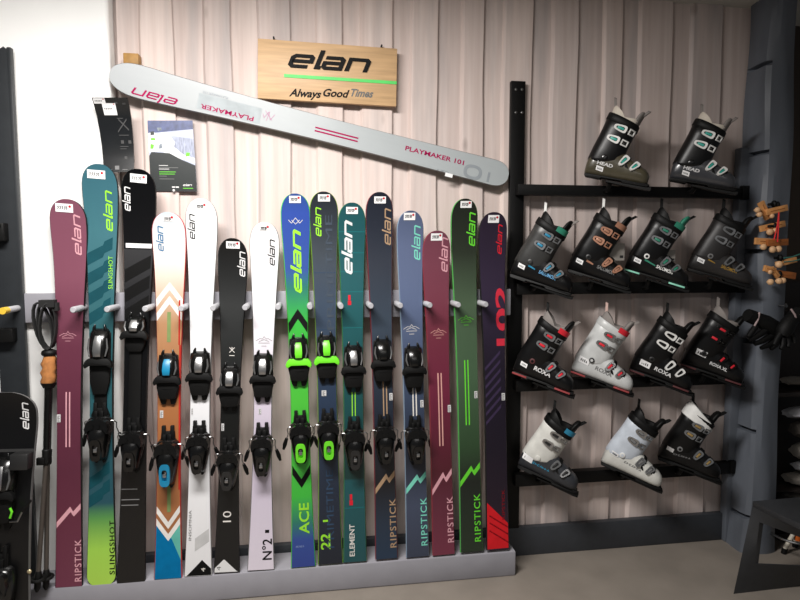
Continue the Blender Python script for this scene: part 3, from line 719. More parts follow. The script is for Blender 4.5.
vsx = [(xa2 + p[0] * hs, -.0245, zz_ + p[1] * sv) for p in g[0]]; vsb = [(xa2 + p[0] * hs, -.020, zz_ + p[1] * sv) for p in g[0]]
n = len(vsx); fs = [f for f in g[1]]; b.add(vsx + vsb, fs + [(f[i], f[(i + 1) % 4], f[(i + 1) % 4] + n, f[i] + n) for f in fs for i in range(4)]); b.build('logo_lettering', mat('black sign paint', 12, .6, spec=.15), SG, smooth=0)
b = MB(); (xg, zg), (xg2, zg2) = sloc(284, 75), sloc(396, 82.5); b.box(((xg + W / 2) / 2, -.021, (zg + zg2) / 2 - .002), (W / 2 - xg, .002, .0125)); b.build('line', mat('green sign paint', (80, 205, 95), .5), SG)
SGK = mat('black sign paint', 12, .6, spec=.15)
b = MB()
for txt, xa3, xb3, m in (('Always', 289, 320, 0), ('Good', 322, 347, 0), ('Times', 349, 372, 1)):
    g = text2d(txt, .03); ln = max(p[0] for p in g[0]); x0_, z0_ = sloc(xa3, 95); x1_, _ = sloc(xb3, 97); h = .029
    b.add([(x0_ + p[0] * (x1_ - x0_) / ln + (.35 * p[1]) * h, -.0208, z0_ - .004 + p[1] * h) for p in g[0]], g[1], m)
b.build('slogan_lettering', [SGK, mat('grey sign paint', (95, 95, 92), .5)], SG, smooth=0)
for px, py in ((273.5, 37.5), (382, 46.5)):
    xq, zq = sloc(px, py); b = MB(); b.tube([(xq, -.006, Hh / 2 - .01), (xq, -.006, Hh / 2 + .012)], .003, 8); b.tube([(xq, -.012, Hh / 2 + .012), (xq, .018, Hh / 2 + .012)], .0035, 8); b.build('hanging_screw', MATTE, SG)
# ------------------------------------------------------------------ poster
Yp = -.021
c4 = [at(147.5, 120.5, Yp), at(192.5, 120.5, Yp), at(197, 191.5, Yp), at(151, 191, Yp)]
cen = sum(c4, Vector()) / 4
PO = empty('poster', 'advertising poster with snowy skiing photo above black lower half', 'poster', loc=cen)
def bil(u, v, off):
    a = c4[3].lerp(c4[2], u); d = c4[0].lerp(c4[1], u); p = a.lerp(d, v) - cen; p.y -= off; return p
b = MB(); vs = [bil(u, v, o) for o in (-.004, 0) for u, v in ((0, 0), (1, 0), (1, 1), (0, 1))]; b.add(vs, [(0, 1, 2, 3), (4, 5, 6, 7), (0, 1, 5, 4), (1, 2, 6, 5), (2, 3, 7, 6), (3, 0, 4, 7)])
pm = [mat('poster sky print', (176, 182, 202), .4, noise=.12, scale=12), mat('poster forest print', (150, 156, 176), .4, noise=.35, scale=60, stretch=(3, 1, .6)), mat('poster snow print', (240, 243, 246), .4, noise=.03), mat('poster black print', (28, 34, 34), .4), mat('poster dark blue print', (70, 80, 120), .4, noise=.4, scale=40), LIMEP, GREYP, WHITE, mat('poster skier print', (120, 130, 140), .5, noise=.5, scale=60)]
def pp(poly, mi, off): b.add([bil(u, v, off) for u, v in poly], [tuple(range(len(poly)))], mi)
pp([(0, .82), (1, .88), (1, 1), (0, 1)], 4, .0004); pp([(.3, .5), (1, .45), (1, .74), (.55, .78), (.3, .7)], 1, .0006)
pp([(0, .55), (.25, .57), (.6, .48), (1, .40), (1, .47), (.75, .52), (.55, .63), (.58, .70), (.45, .80), (.3, .83), (.2, .80), (.12, .84), (0, .82)], 2, .0008)
pp([(0, 0), (1, 0), (1, .37), (.7, .45), (.45, .54), (.05, .555), (0, .5)], 3, .0010)
pp([(.03, .60), (.1, .6), (.12, .66), (.04, .67)], 5, .0013); pp([(.05, .72), (.16, .72), (.14, .755), (.06, .755)], 5, .0013); pp([(.79, .49), (.88, .5), (.9, .545), (.82, .55)], 5, .0013)
pp([(.05, .79), (.14, .8), (.13, .85), (.05, .84)], 3, .0013); pp([(.22, .60), (.3, .61), (.29, .68), (.23, .66)], 8, .0013); pp([(.22, .85), (.3, .86), (.3, .9), (.2, .9)], 8, .0013)
for yv, w, mi in ((.36, .2, 7), (.33, .42, 6), (.31, .22, 7), (.27, .36, 5), (.24, .34, 5), (.21, .16, 6), (.17, .32, 6)):
    pp([(.2, yv), (.2 + w, yv), (.2 + w, yv + .008), (.2, yv + .008)], mi, .0014)
for a in (.46, .54): pp([(a, .05), (a + .07, .05), (a + .07, .068), (a, .068)], 7, .0014)
g = LOGOB; ln = max(p[0] for p in g[0]); b.add([bil(.7 + p[0] / ln * .2, .075 + p[1] * .024, .0014) for p in g[0]], g[1], 7)
pp([(.7, .04), (.92, .04), (.92, .048), (.7, .048)], 5, .0014)
b.build('print', pm, PO, smooth=0)
b = MB(); q = bil(.5, 0, .0); b.ell((q.x, q.y - .006, q.z + .002), (.005, .005, .006)); b.build('pin', WHITE, PO)
# ------------------------------------------------------------------ curved black board above the skis
def cboard():
    Yc = -.075; rows = [(97.5, 91.5, 127, .05), (105, 93.8, 129, .03), (117, 97, 131, .012), (132, 99.8, 132.6, 0), (146, 101.8, 133.6, -.004), (159, 103, 134, .0), (172, 103.8, 134, .008)]
    F, Bk = [], []
    for py, a, c, out in rows:
        pa, pc = at(a, py, Yc - out), at(c, py, Yc - out); F.append([pa.lerp(pc, t) for t in (0, .25, .5, .75, 1)]); Bk.append([p + Vector((0, .008, 0)) for p in F[-1]])
    o = F[3][2].copy(); b = MB(); rings = [[p - o for p in f] + [p - o for p in reversed(k)] for f, k in zip(F, Bk)]; b.loft(rings)
    R0 = empty('curved_display_board', 'curved glossy black board with white price stickers hung above the black ski', 'display board', loc=o)
    def q(u, v, off=.0015):
        i = min(int(v * 6), 5); t = v * 6 - i; r0, r1 = F[i], F[i + 1]; a = r0[0].lerp(r0[4], u); c = r1[0].lerp(r1[4], u); p = a.lerp(c, t) - o; p.y -= off; return p
    gm = mat('faint grey print', 84, .4)
    for ln in ([(.56, .50), (.86, .36)], [(.62, .36), (.9, .48)]): 
        pts, fs = strokes2d([ln], .018); b.add([q(x, y_) for x, y_ in pts], fs, 1)
    for v, w in ((.345, .18), (.535, .3), (.67, .26), (.70, .2)): b.add([q(.58, v), q(.58 + w, v), q(.58 + w, v + .008), q(.58, v + .008)], [(0, 1, 2, 3)], 1)
    for u, v in ((.6, .1), (.82, .12), (.62, .6), (.85, .6), (.7, .8)): b.add([q(u, v), q(u + .09, v), q(u + .09, v + .04), q(u, v + .04)], [(0, 1, 2, 3)], 1)
    for a, c in ((.08, .28), (.62, .8)): b.add([q(a, .965), q(c, .965), q(c, .975), q(a, .975)], [(0, 1, 2, 3)], 2)
    b.add([q(.38, .92), q(.52, .92), q(.52, .97), q(.38, .97)], [(0, 1, 2, 3)], 2)
    b.build('board', [mat('glossy black laminate', (26, 28, 30), .2, coat=.5), gm, GREYP], R0, smooth=30)
    for u0, v0, u1, v1 in ((.03, .02, .36, .14), (.24, .13, .62, .31)):
        b = MB(); gv = [q(u0 + (u1 - u0) * a / 4, v0 + (v1 - v0) * c / 4, .003) for a in range(5) for c in range(5)]; b.add(gv, [(a * 5 + c, a * 5 + c + 1, a * 5 + c + 6, a * 5 + c + 5) for a in range(4) for c in range(4)], 0)
        for k in range(5):
            uu = u0 + (u1 - u0) * (.12 + .13 * k); b.add([q(uu, (v0 + v1) / 2 - .012, .0042), q(uu + .025, (v0 + v1) / 2 - .012, .0042), q(uu + .02, (v0 + v1) / 2 + .012, .0042), q(uu, (v0 + v1) / 2 + .012, .0042)], [(0, 1, 2, 3)], 1)
        uu = u1 - .06; b.add([q(uu, v0 + .012, .0042), q(uu + .03, v0 + .012, .0042), q(uu + .03, v0 + .035, .0042), q(uu, v0 + .035, .0042)], [(0, 1, 2, 3)], 2)
        b.build('price_sticker', [STICK, INK, REDDOT], R0, smooth=0)
    b = MB(); b.tube([(0, .008, 0), (0, -o.y - .005 - .05 * 0, 0)], .006, 8); b.build('wall_pin', MATTE, R0)
cboard()
# ------------------------------------------------------------------ ski poles
CORK = mat('cork grip', (166, 108, 56), .8, noise=.22, scale=60, bump=.2); CARB = mat('dark bronze shaft', (66, 60, 55), .45, .1)
def pole(label, top, mid, bot, Y, strap):
    T, Mi, Bo = at(*top, Y), at(*mid, Y - .035), at(*bot, -.246 if strap else -.217)
    r = empty('ski_pole', label, 'ski pole', loc=T, group='pair of ski poles hung beside the skis')
    d = (Mi - T); ax = d.normalized()
    def P_(t): return d * t
    Lg = d.length
    def pt(py): return d * ((py - top[1]) / (mid[1] - top[1]))
    b = MB(); b.tube([pt(384), pt(440), pt(452)], [.0115, .0112, .0105], 14); b.build('upper_shaft', BLACK, r)
    b = MB(); b.tube([pt(449), pt(450), pt(457), pt(463), pt(465)], [.011, .0145, .0135, .0145, .010], 14); q = pt(460); b.box((q.x - .012, q.y - .012, q.z), (.028, .016, .026)); b.build('flick_lock', BLK2, r, bevel=.002)
    e = Bo - T
    b = MB(); b.tube([Mi - T, (Mi - T).lerp(e, .9), e.lerp(Mi - T, .03)], [.0085, .008, .0075], 12); b.build('lower_shaft', CARB, r)
    b = MB(); b.tube([e.lerp(Mi - T, .16), e.lerp(Mi - T, .13), e.lerp(Mi - T, .03), e], [.009, .0125, .011, .004], 12); 
    c = e.lerp(Mi - T, .10); A = [2 * math.pi * i / 20 for i in range(20)]
    b.ring_tube([(c.x + .021 * math.cos(a), c.y + .021 * math.sin(a), c.z) for a in A], .006, 8)
    for a in A[::5]: b.tube([(c.x, c.y, c.z), (c.x + .021 * math.cos(a), c.y + .021 * math.sin(a), c.z)], .004, 6)
    b.build('basket', BLK2, r)
    b = MB(); g0, g1 = pt(355), pt(384)
    rings = []
    for t, rx in ((0, .016), (.12, .021), (.3, .024), (.45, .0225), (.6, .0245), (.75, .023), (.9, .0245), (1, .020)):
        c = g0.lerp(g1, t); rings.append([(c.x + rx * math.cos(a) + .003 * math.sin(t * 18), c.y + rx * .85 * math.sin(a), c.z) for a in [2 * math.pi * i / 14 for i in range(14)]])
    b.loft(rings); b.build('cork_grip', CORK, r)
    b = MB(); c = pt(353); b.ell((c.x, c.y, c.z), (.026, .022, .016)); b.build('grip_cap', BLK2, r); b = MB(); b.tube([pt(383), pt(388)], [.025, .016], 14); b.build('grip_collar', BLK2, r)
    if strap:
        b = MB()
        for sx, w in ((-.062, .0), (-.032, .012), (.020, -.008)):
            pts = []
            for i in range(17):
                a = math.pi * 2 * i / 16; px_ = math.sin(a) * .030 + sx * (.5 - .5 * math.cos(a)) * .6; pz_ = .085 - .085 * math.cos(a)
                pts.append(Vector((px_ * .8, w + .01 * math.sin(a), pz_ + .015)))
            for i in range(16):
                p0, p1 = pts[i], pts[i + 1]; wd = Vector((0, .011, 0)); t = (p1 - p0).normalized(); nn_ = wd.cross(t).normalized() * .0022
                b.add([p0 - wd - nn_, p0 + wd - nn_, p0 + wd + nn_, p0 - wd + nn_, p1 - wd - nn_, p1 + wd - nn_, p1 + wd + nn_, p1 - wd + nn_], [(0, 1, 5, 4), (1, 2, 6, 5), (2, 3, 7, 6), (3, 0, 4, 7)])
        b.box((.006, -.004, .182), (.052, .03, .026)); b.box((.03, 0, .17), (.02, .02, .03))
        b.build('wrist_strap', mat('black webbing', 20, .8), r, smooth=30)
pole('front ski pole with cork grip and black wrist strap hanging left of the skis', (48.8, 353), (46, 462), (37, 592), -.158, True)
pole('rear ski pole of the pair, only its shaft and basket showing to the right', (50, 354), (47.5, 463), (46, 590), -.112, False)
# ------------------------------------------------------------------ black rack upright at the left edge
rk = empty('wall_rack', 'black upright of a wall rack at the left edge of the picture', 'rack', loc=(at(8, 300, -.09).x, -.08, 0))
xl_, xr_ = at(4, 250, -.09).x, at(21.5, 250, -.09).x; zt_ = at(8, 48, -.09).z
b = MB(); o = rk.location
pl = [(xl_ - .03, .0), (xr_ + .004, .0), (xr_, zt_), (xr_ - .012, zt_), (xr_ - .016, zt_ - .008), (xr_ - .024, zt_ + .002), (xr_ - .034, zt_ - .006), (xl_ - .03, zt_)]
b.prism(pl, lambda a, c: (a - o.x, .0, c), lambda a, c: (a - o.x, -.022, c)); b.build('upright', mat('graphite steel', (38, 41, 44), .45, spec=.4), rk, bevel=.001)
b = MB(); p = at(1, 232, -.12); b.box((p.x - o.x - .02, -.04, p.z), (.075, .04, .065)); b.box((p.x - o.x - .02, -.07, p.z + .022), (.06, .07, .012)); b.build('bracket', BLK2, rk, bevel=.003)
b = MB(); p = at(1, 335, -.12); b.box((p.x - o.x + .0, -.04, p.z), (.095, .04, .05)); b.build('bracket', BLK2, rk, bevel=.003)
b = MB(); b.box((.0, .012, 1.2), (.08, .02, .3)); b.build('wall_plate', MATTE, rk)
# short black ski in front of it
Bs = at(10, 596, -.27); Bs.z = .0; Ts = at(12, 390, -.27)
Bs = Vector((at(-2, 480, -.27).x, -.30, .002)); Ts = Vector((at(5, 392, -.25).x, -.225, at(9, 392, -.25).z))
z = (Ts - Bs).normalized(); y = Vector((0, 1, 0)); y = (y - z * y.dot(z)).normalized(); x = y.cross(z)
M = Matrix((x, y, z)).transposed().to_4x4(); M.translation = Bs; Ls = (Ts - Bs).length
s = Ski('short_black_ski', 'short wide black ski with white logo and large binding at the lower left corner', None, None, None, [(0, (10, 10, 11)), (1, (11, 11, 13))], mat('grey ski edge', 90, .35), None, tl=.08, matrix=M, L=Ls, w=[.205, .175, .19], rock=.03)
s.root['label'] = 'short wide black ski with white logo and large binding at the lower left corner'
s.glyphs(LOGO, s.V(430), s.U(27.5, 430) + .0, .021, WHITE, .97)
s.area(lambda f: s.V(452), lambda f: s.V(449), mat('dark grey print', 60, .4))
binding(s, 0, 0, 0, 0, SILVER, BLK2, DGREY, 'std', 1.25, (False, False), kk=(s.V(455), s.V(530), s.V(545), s.V(640)))
vq = s.V(459); b = MB(); b.box((s.U(24, 459), -s.t(vq) - .03, vq), (.058, .05, .055)); b.build('heel_riser', DGREY, s.root, bevel=.004)
vq = s.V(509); b = MB(); b.tube([(s.U(12, 520), -.035, s.V(520)), (s.U(20, 519), -.045, s.V(519)), (s.U(25, 509), -.05, s.V(509))], .0035, 8); b.build('brake_wire', STEEL, s.root)
b = MB(); b.tube([(s.U(25, 509), -.05, s.V(509)), (s.U(33, 498), -.05, s.V(498))], .005, 8); b.build('brake_tip', BLK2, s.root)
b = MB(); b.tube([(s.U(14, 512), -.05, s.V(515)), (s.U(16, 509), -.052, s.V(509)), (s.U(14, 506), -.05, s.V(505))], .004, 8); b.build('green_spring', LIMEP, s.root)
b = MB(); b.ell((s.U(27, 573), -s.t(.05) - .002, s.V(573)), (.008, .005, .008)); b.build('screw_head', mat('brass screw', (190, 175, 140), .35, .6), s.root)
s.finish()
# ------------------------------------------------------------------ boot rack
YB0, YB1 = -.042, -.084
px0, px1 = at(511.5, 300, -.042).x, at(525.2, 300, -.042).x
pxc = (at(511.5, 81, -.042).x + at(503, 545, -.042).x) / 2
BR = empty('boot_rack', 'black steel wall rack with four bars carrying ski boots', 'boot rack', loc=(at(518.5, 81, -.042).x, -.0205, 0))
o = BR.location; zpt = at(518, 81, -.042).z
b = MB(); b.box((0, -.0115, (zpt + .0) / 2), (.062, .023, zpt)); b.build('post', MATTE, BR, bevel=.0015)
for py in (89.5, 112.5):
    for px in (516, 522):
        p = at(px, py, -.044); b = MB(); b.ell((p.x - o.x, -.0235, p.z), (.006, .004, .006)); b.build('bolt', STEEL, BR)
bars = []
xe = at(747, 290, YB1).x
for top, bot, xl2 in ((184, 194.8, 518.5), (283, 294.8, 517.5), (380.5, 391.8, 516.5), (475, 487, 516)):
    zt2, zb3 = at(520, top, YB1).z, at(520, bot, YB1).z; xs_ = at(xl2, top, YB1).x
    b = MB(); b.box(((xs_ + xe) / 2 - o.x, (YB0 + YB1) / 2 - o.y - .001, (zt2 + zb3) / 2), (xe - xs_, YB0 - YB1 - .004, zt2 - zb3)); bars.append((zb3, zt2))
    br = b.build('shelf_bar', MATTE, BR, bevel=.002)
    b = MB(); b.box((xe - o.x - .02, (YB0 + YB1) / 2 - o.y, (zt2 + zb3) / 2 + .004), (.05, .05, .06)); b.build('end_cap', BLK2, br, bevel=.004)
# ------------------------------------------------------------------ ski boots
def sell(a, e): c, s_ = math.cos(a), math.sin(a); return math.copysign(abs(c) ** e, c), math.copysign(abs(s_) ** e, s_)
NA = 24; ANG = [2 * math.pi * i / NA for i in range(NA)]
AX = Vector((math.sin(R(12)), 0, math.cos(R(12)))); AF = Vector((math.cos(R(12)), 0, -math.sin(R(12)))); A0 = Vector((-.052, 0, .095))
def cuff_ring(sd, rx, ry, tilt=0, dz=None, ox=0):
    out = []
    for a in ANG:
        c, s_ = sell(a, .8); u = c * rx * 1.07; p = A0 + AX * (sd * .91 + tilt * u + (dz(a) if dz else 0)) + AF * (u + ox) + Vector((0, s_ * ry, 0)); out.append(p)
    return out
BTC = [0]
def ski_boot(label, heel_px, Y, yaw, pitch, spec, row, sc=.86):
    d = dict(shell=BLACK, cuff=BLACK, liner=BLK2, buckle=SILVER, accent=None, strap=BLK2, patch=None, text=None, tcol=WHITE, sole=BLK2, pivot=DGREY, loop=BLK2, floop=BLK2, tongue=BLK2, sticker=(-.1, .075, 0), lever=.056, trim=None, top=None, size=1.0, heelp=None, tx=(-.03, .05, .085))
    d.update(spec)
    H = at(heel_px[0], heel_px[1], Y)
    rot = Matrix.Rotation(R(-yaw), 4, 'Z') @ Matrix.Rotation(R(pitch), 4, 'Y')
    M = Matrix.Translation(H) @ rot @ Matrix.Scale(sc * d['size'], 4) @ Matrix.Translation((.125, .028, 0))
    r = empty('ski_boot', label, 'ski boot', matrix=M, group=row)
    # sole
    b = MB(); prof = [(-.126, .006), (-.122, 0), (-.05, 0), (-.046, .007), (.045, .008), (.055, 0), (.165, .002), (.176, .008), (.176, .015), (.16, .017), (-.12, .017), (-.128, .014)]
    b.prism(prof, lambda a, c: (a, .033 if -.1 < a < .15 else .027, c), lambda a, c: (a, -.033 if -.1 < a < .15 else -.027, c)); so = b.build('sole', [BLK2], r, bevel=.002)
    if d['sole'] is not BLK2:
        for xs_ in ((-.127, -.055), (.085, .160)):
            b = MB(); b.box(((xs_[0] + xs_[1]) / 2, 0, .0085), (xs_[1] - xs_[0], .0685, .008)); b.build('sole_insert', d['sole'], so, bevel=.001)
    # lower shell
    sec = [(-.130, .018, .018, .070), (-.126, .029, .013, .100), (-.115, .037, .011, .135), (-.09, .041, .011, .16), (-.05, .044, .011, .175), (-.01, .044, .011, .168), (.025, .044, .011, .144), (.055, .046, .011, .122), (.085, .048, .011, .106), (.115, .049, .011, .093), (.14, .044, .011, .082), (.157, .035, .012, .068), (.166, .020, .016, .052)]
    rings = []
    for x, hw, z0, z1 in sec:
        rg = []
        for a in ANG:
            c, s_ = sell(a, .72); top = max(0, s_); rg.append((x + .0, c * hw * (1 - .22 * top ** 2), (z0 + z1) / 2 + s_ * (z1 - z0) / 2))
        rings.append(rg)
    b = MB(); b.loft(rings); shell = (list(b.v), list(b.f))
    # cuff outline
    cr = [cuff_ring(-.016, .060, .044, .34), cuff_ring(-.006, .070, .0485, .30), cuff_ring(.0, .072, .0495, .28), cuff_ring(.05, .073, .051, .12), cuff_ring(.10, .071, .053, .0), cuff_ring(.15, .071, .055, -.05), cuff_ring(.188, .073, .057, -.10), cuff_ring(.193, .070, .054, -.10), cuff_ring(.185, .063, .048, -.10), cuff_ring(.10, .055, .043, 0)]
    cb = MB(); cb.loft(cr, cap1=True); cuff = (list(cb.v), list(cb.f))
    bs = BVHTree.FromPolygons(shell[0], shell[1]); bc = BVHTree.FromPolygons(cuff[0], cuff[1])
    both = MB(); both.loft(rings); both.loft(cr); BB = BVHTree.FromPolygons(both.v, both.f)
    def hit(x, z, tree=BB):
        h = tree.ray_cast(Vector((x, -.3, z)), Vector((0, 1, 0)))
        return (h[0], h[1]) if h[0] is not None else (None, None)
    mats = [d['shell']]
    def mi(m):
        if m not in mats: mats.append(m)
        return mats.index(m)
    if d['text']:
        x0, z0, ln = d['tx']; g = text2d(d['text'], .03) if d['text'] != '~' else scribble2d(7); L0 = max(q[0] for q in g[0]); h = d.get('th', .016)
        vs, fs = subdiv([(q[0] * ln / (L0 * h), q[1]) for q in g[0]], g[1], .9); ta = R(d.get('ta', -6)); pts = []; ok = True
        for px, py in vs:
            X, Z = x0 + (px * math.cos(ta) - py * math.sin(ta)) * h, z0 + (px * math.sin(ta) + py * math.cos(ta)) * h
            p, n = hit(X, Z)
            if p is None: p = Vector((X, -.03, Z)); n = Vector((0, -1, 0))
            pts.append(p + Vector((0, -.0012, 0)))
        b.add(pts, fs, mi(d['tcol']))
    if d['trim']:   # coloured flash along the side of the shell
        xa, za, xb4, zb4, wd = d['trim'][1:]; pts = []
        for i in range(9):
            t = i / 8
            for sg in (-1, 1):
                X, Z = xa + (xb4 - xa) * t, za + (zb4 - za) * t + sg * wd * (1 - .5 * t); p, n = hit(X, Z); p = p if p is not None else Vector((X, -.04, Z)); pts.append(p + Vector((0, -.001, 0)))
        b.add(pts, [(2 * i, 2 * i + 1, 2 * i + 3, 2 * i + 2) for i in range(8)], mi(d['trim'][0]))
    sh = b.build('lower_shell', mats, r, smooth=50)
    cu = cb.build('cuff', [d['cuff']], r, smooth=50)
    if d['top'] is not None:    # contrasting collar band
        b = MB(); b.loft([cuff_ring(.175, .0745, .0585, -.10), cuff_ring(.178, .0775, .0615, -.10), cuff_ring(.235, .074, .059, -.38), cuff_ring(.238, .070, .055, -.38), cuff_ring(.19, .063, .048, -.10)], cap0=False, cap1=False); b.build('collar', d['top'], r, smooth=50)
    # pivot
    p, n = hit(-.052, .10)
    if p is not None:
        b = MB(); b.tube([p + Vector((0, .004, 0)), p + Vector((0, -.004, 0)), p + Vector((0, -.005, 0))], [.013, .013, .011], 18); pv = b.build('pivot', d['pivot'], r, smooth=40)
        b = MB(); b.tube([p + Vector((0, -.003, 0)), p + Vector((0, -.0062, 0))], .0065, 14); b.build('pivot_centre', d['cuff'], pv)
    # liner
    hz = lambda k: (lambda a: k * (max(0, -math.cos(a)) ** .55 + .35 * max(0, math.cos(a)) ** .8))
    b = MB(); b.loft([cuff_ring(.12, .054, .042), cuff_ring(.18, .060, .047), cuff_ring(.20, .064, .050, 0, hz(.022)), cuff_ring(.218, .066, .051, 0, hz(.036)), cuff_ring(.226, .062, .048, 0, hz(.042)), cuff_ring(.222, .052, .039, 0, hz(.036)), cuff_ring(.13, .045, .034)], cap1=True)
    b.build('liner', d['liner'], r, smooth=60)
    # tongue
    b = MB(); rg = []
    for sd, u, w, t in ((.12, .058, .03, .010), (.18, .060, .036, .013), (.215, .061, .037, .014), (.240, .064, .034, .013), (.256, .069, .026, .011), (.262, .072, .014, .006)):
        c = A0 + AX * sd + AF * u; rg.append([c + AF * (math.cos(a) * t - .35 * t * 0) + Vector((0, math.sin(a) * w, 0)) - AF * (abs(math.sin(a)) * .008) for a in [2 * math.pi * i / 14 for i in range(14)]])
    b.loft(rg); b.build('tongue', d['tongue'], r, smooth=60)
    # power strap
    b = MB(); s0 = .188; b.loft([cuff_ring(s0 - .004, .0735, .0575, -.08), cuff_ring(s0 - .001, .076, .060, -.08), cuff_ring(s0 + .030, .075, .060, -.10), cuff_ring(s0 + .033, .072, .057, -.10), cuff_ring(s0 + .02, .066, .051, -.10)], cap0=False, cap1=False)
    ps = b.build('power_strap', d['strap'], r, smooth=50)
    if d['patch']:
        pts = []
        for i in range(6):
            a = R(-75 + i * 12)
            for q in (.003, .029):
                c, s_ = sell(a, .8); u = c * .0775 * 1.07; pts.append(A0 + AX * (s0 + q - .09 * u) + AF * u + Vector((0, s_ * .0615, 0)))
        b = MB(); b.add(pts, [(2 * i, 2 * i + 1, 2 * i + 3, 2 * i + 2) for i in range(5)]); b.build('strap_patch', d['patch'], ps)
    # pull loops
    for u, sd, m, up, ln in ((-.062, .238, d['loop'], -.022, .042), (.068, .242, d['floop'], .020, .034)):
        c = A0 + AX * sd + AF * u; b = MB(); pts = []
        for i in range(13):
            a = math.pi * i / 12; pts.append(c + AX * (math.sin(a) * ln) + AF * (up * math.sin(a)) + Vector((0, -math.cos(a) * .012, 0)))
        for i in range(12):
            p0, p1 = pts[i], pts[i + 1]; w = AF * .0065; t = Vector((0, 0, 0)); nn_ = (p1 - p0).cross(w).normalized() * .0015
            b.add([p0 - w - nn_, p0 + w - nn_, p0 + w + nn_, p0 - w + nn_, p1 - w - nn_, p1 + w - nn_, p1 + w + nn_, p1 - w + nn_], [(0, 1, 5, 4), (1, 2, 6, 5), (2, 3, 7, 6), (3, 0, 4, 7)])
        b.build('pull_loop', m, r, smooth=30)
    # buckles
    def buckle(x, z, al, L, Wd, ladder=True):
        p, n = hit(x, z)
        if p is None: return
        if n.y > 0: n = -n
        t1 = Vector((math.cos(R(al)), 0, math.sin(R(al)))); t1 = (t1 - n * t1.dot(n)).normalized(); t2 = n.cross(t1)
        if t2.z < 0: t2 = -t2
        Mx = Matrix((t1, t2, n)).transposed().to_4x4(); Mx.translation = p + n * .004
        b = MB(); k = 16; A = [2 * math.pi * i / k for i in range(k)]
        def rr(a, f): c, s_ = sell(a, .55); return (c * L / 2 * f, s_ * Wd / 2 * f * (1 + .25 * c))
        ou = [rr(a, 1) for a in A]; inn = [(q[0] * .66, q[1] * .5) for q in ou]
        vs = [(u, v, -.006) for u, v in ou] + [(u, v, .004) for u, v in ou] + [(u, v, .004) for u, v in inn] + [(u, v, -.003) for u, v in inn]
        fs = [(i + q * k, (i + 1) % k + q * k, (i + 1) % k + (q + 1) * k, i + (q + 1) * k) for q in range(3) for i in range(k)]
        b.add(vs, fs, 0, Mx); bo = b.build('buckle', d['buckle'], r, smooth=40)
        b = MB(); b.box((L * .02, 0, -.0005), (L * .5, Wd * .36, .005), 0, Mx); b.build('buckle_lever', d['accent'] or DGREY, bo, bevel=.001)
        # catch on the far side of the closure
        if ladder:
            p2, n2 = hit(x + math.cos(R(al)) * (L * .85), z + math.sin(R(al)) * (L * .85))
            if p2 is not None and n2.dot(n) > -.2:
                if n2.y > 0: n2 = -n2
                q1 = (p2 - p); t1 = (q1 - n2 * q1.dot(n2)).normalized(); t2 = n2.cross(t1); Mx = Matrix((t1, t2, n2)).transposed().to_4x4(); Mx.translation = p2 + n2 * .004
                b = MB(); lw = L * .56
                for q in (-1, 1): b.box((0, q * Wd * .36, 0), (lw, Wd * .2, .006), 0, Mx)
                for q in (-1, 1): b.box((q * lw * .42, 0, 0), (lw * .16, Wd * .7, .006), 0, Mx)
                b.build('catch', d['buckle'], bo, bevel=.001)
            b = MB(); a_, c_ = p + n * .003, (p2 + n2 * .003 if p2 is not None else p + t1 * L * .5); b.tube([a_.lerp(c_, .3), a_.lerp(c_, .5) - Vector((0, .002, 0)), c_], .002, 6); b.build('cable', STEEL, bo)
    Lv = d['lever']
    for sd, u in ((.152, .006), (.097, -.002)):
        c = A0 + AX * sd + AF * u; buckle(c.x, c.z, -13, Lv, .031)
    buckle(.036, .098, 60, Lv * 1.0, .028, False); buckle(.090, .080, 58, Lv * .92, .026, False)
    # toe part of the foot closures: straps over the instep
    for x in (.048, .100):
        b = MB(); pts = []
        for i in range(9):
            a = math.pi * (.04 + .92 * i / 8)
            zt_b = .118 - (x - .055) * .55
            pts.append((x + .008, -math.cos(a) * .045, .060 + math.sin(a) * (zt_b - .060 + .005)))
        for i in range(8):
            p0, p1 = Vector(pts[i]), Vector(pts[i + 1]); w = Vector((.008, 0, -.004)); nn_ = (p1 - p0).cross(w).normalized() * .0025
            b.add([p0 - w - nn_, p0 + w - nn_, p0 + w + nn_, p0 - w + nn_, p1 - w - nn_, p1 + w - nn_, p1 + w + nn_, p1 - w + nn_], [(0, 1, 5, 4), (1, 2, 6, 5), (2, 3, 7, 6), (3, 0, 4, 7)])
        b.build('instep_strap', BLK2 if d['shell'] is not d.get('lightshell') else d['shell'], r, smooth=30)
    if d['sticker']:
        x, z, big = d['sticker']; w, h = (.052, .030) if big else (.034, .021)
        pts = []; b = MB()
        for i in range(5):
            for j in range(2):
                X, Z = x + (i / 4 - .5) * w, z + (j - .5) * h - (i / 4 - .5) * .006; p, n = hit(X, Z); p = p if p is not None else Vector((X, -.034, Z)); pts.append(p + Vector((0, -.0016, 0)))
        b.add(pts, [(2 * i, 2 * i + 1, 2 * i + 3, 2 * i + 2) for i in range(4)])
        for i in range(4):
            X, Z = x + (-.32 + .17 * i) * w, z - (-.32 + .17 * i) * .006 - .001; p, n = hit(X, Z); p = p if p is not None else Vector((X, -.034, Z)); q = p + Vector((0, -.0024, 0)); b.add([q + Vector((0, 0, -h * .18)), q + Vector((w * .09, 0, -h * .18)), q + Vector((w * .07, 0, h * .2)), q + Vector((0, 0, h * .2))], [(0, 1, 2, 3)], 1)
        b.build('price_sticker', [STICK, INK], r, smooth=0)
    # bracket of the rack that carries this boot
    zb, zt2 = bars[BTC[0]]; inv = Matrix.Translation(-BR.location)
    b = MB(); prof = [(-.02, -.001), (.165, -.001), (.186, .004), (.186, -.010), (.165, -.012), (-.02, -.008)]
    b.prism(prof, lambda a, c: (a, .026, c), lambda a, c: (a, -.026, c), 0, inv @ M)
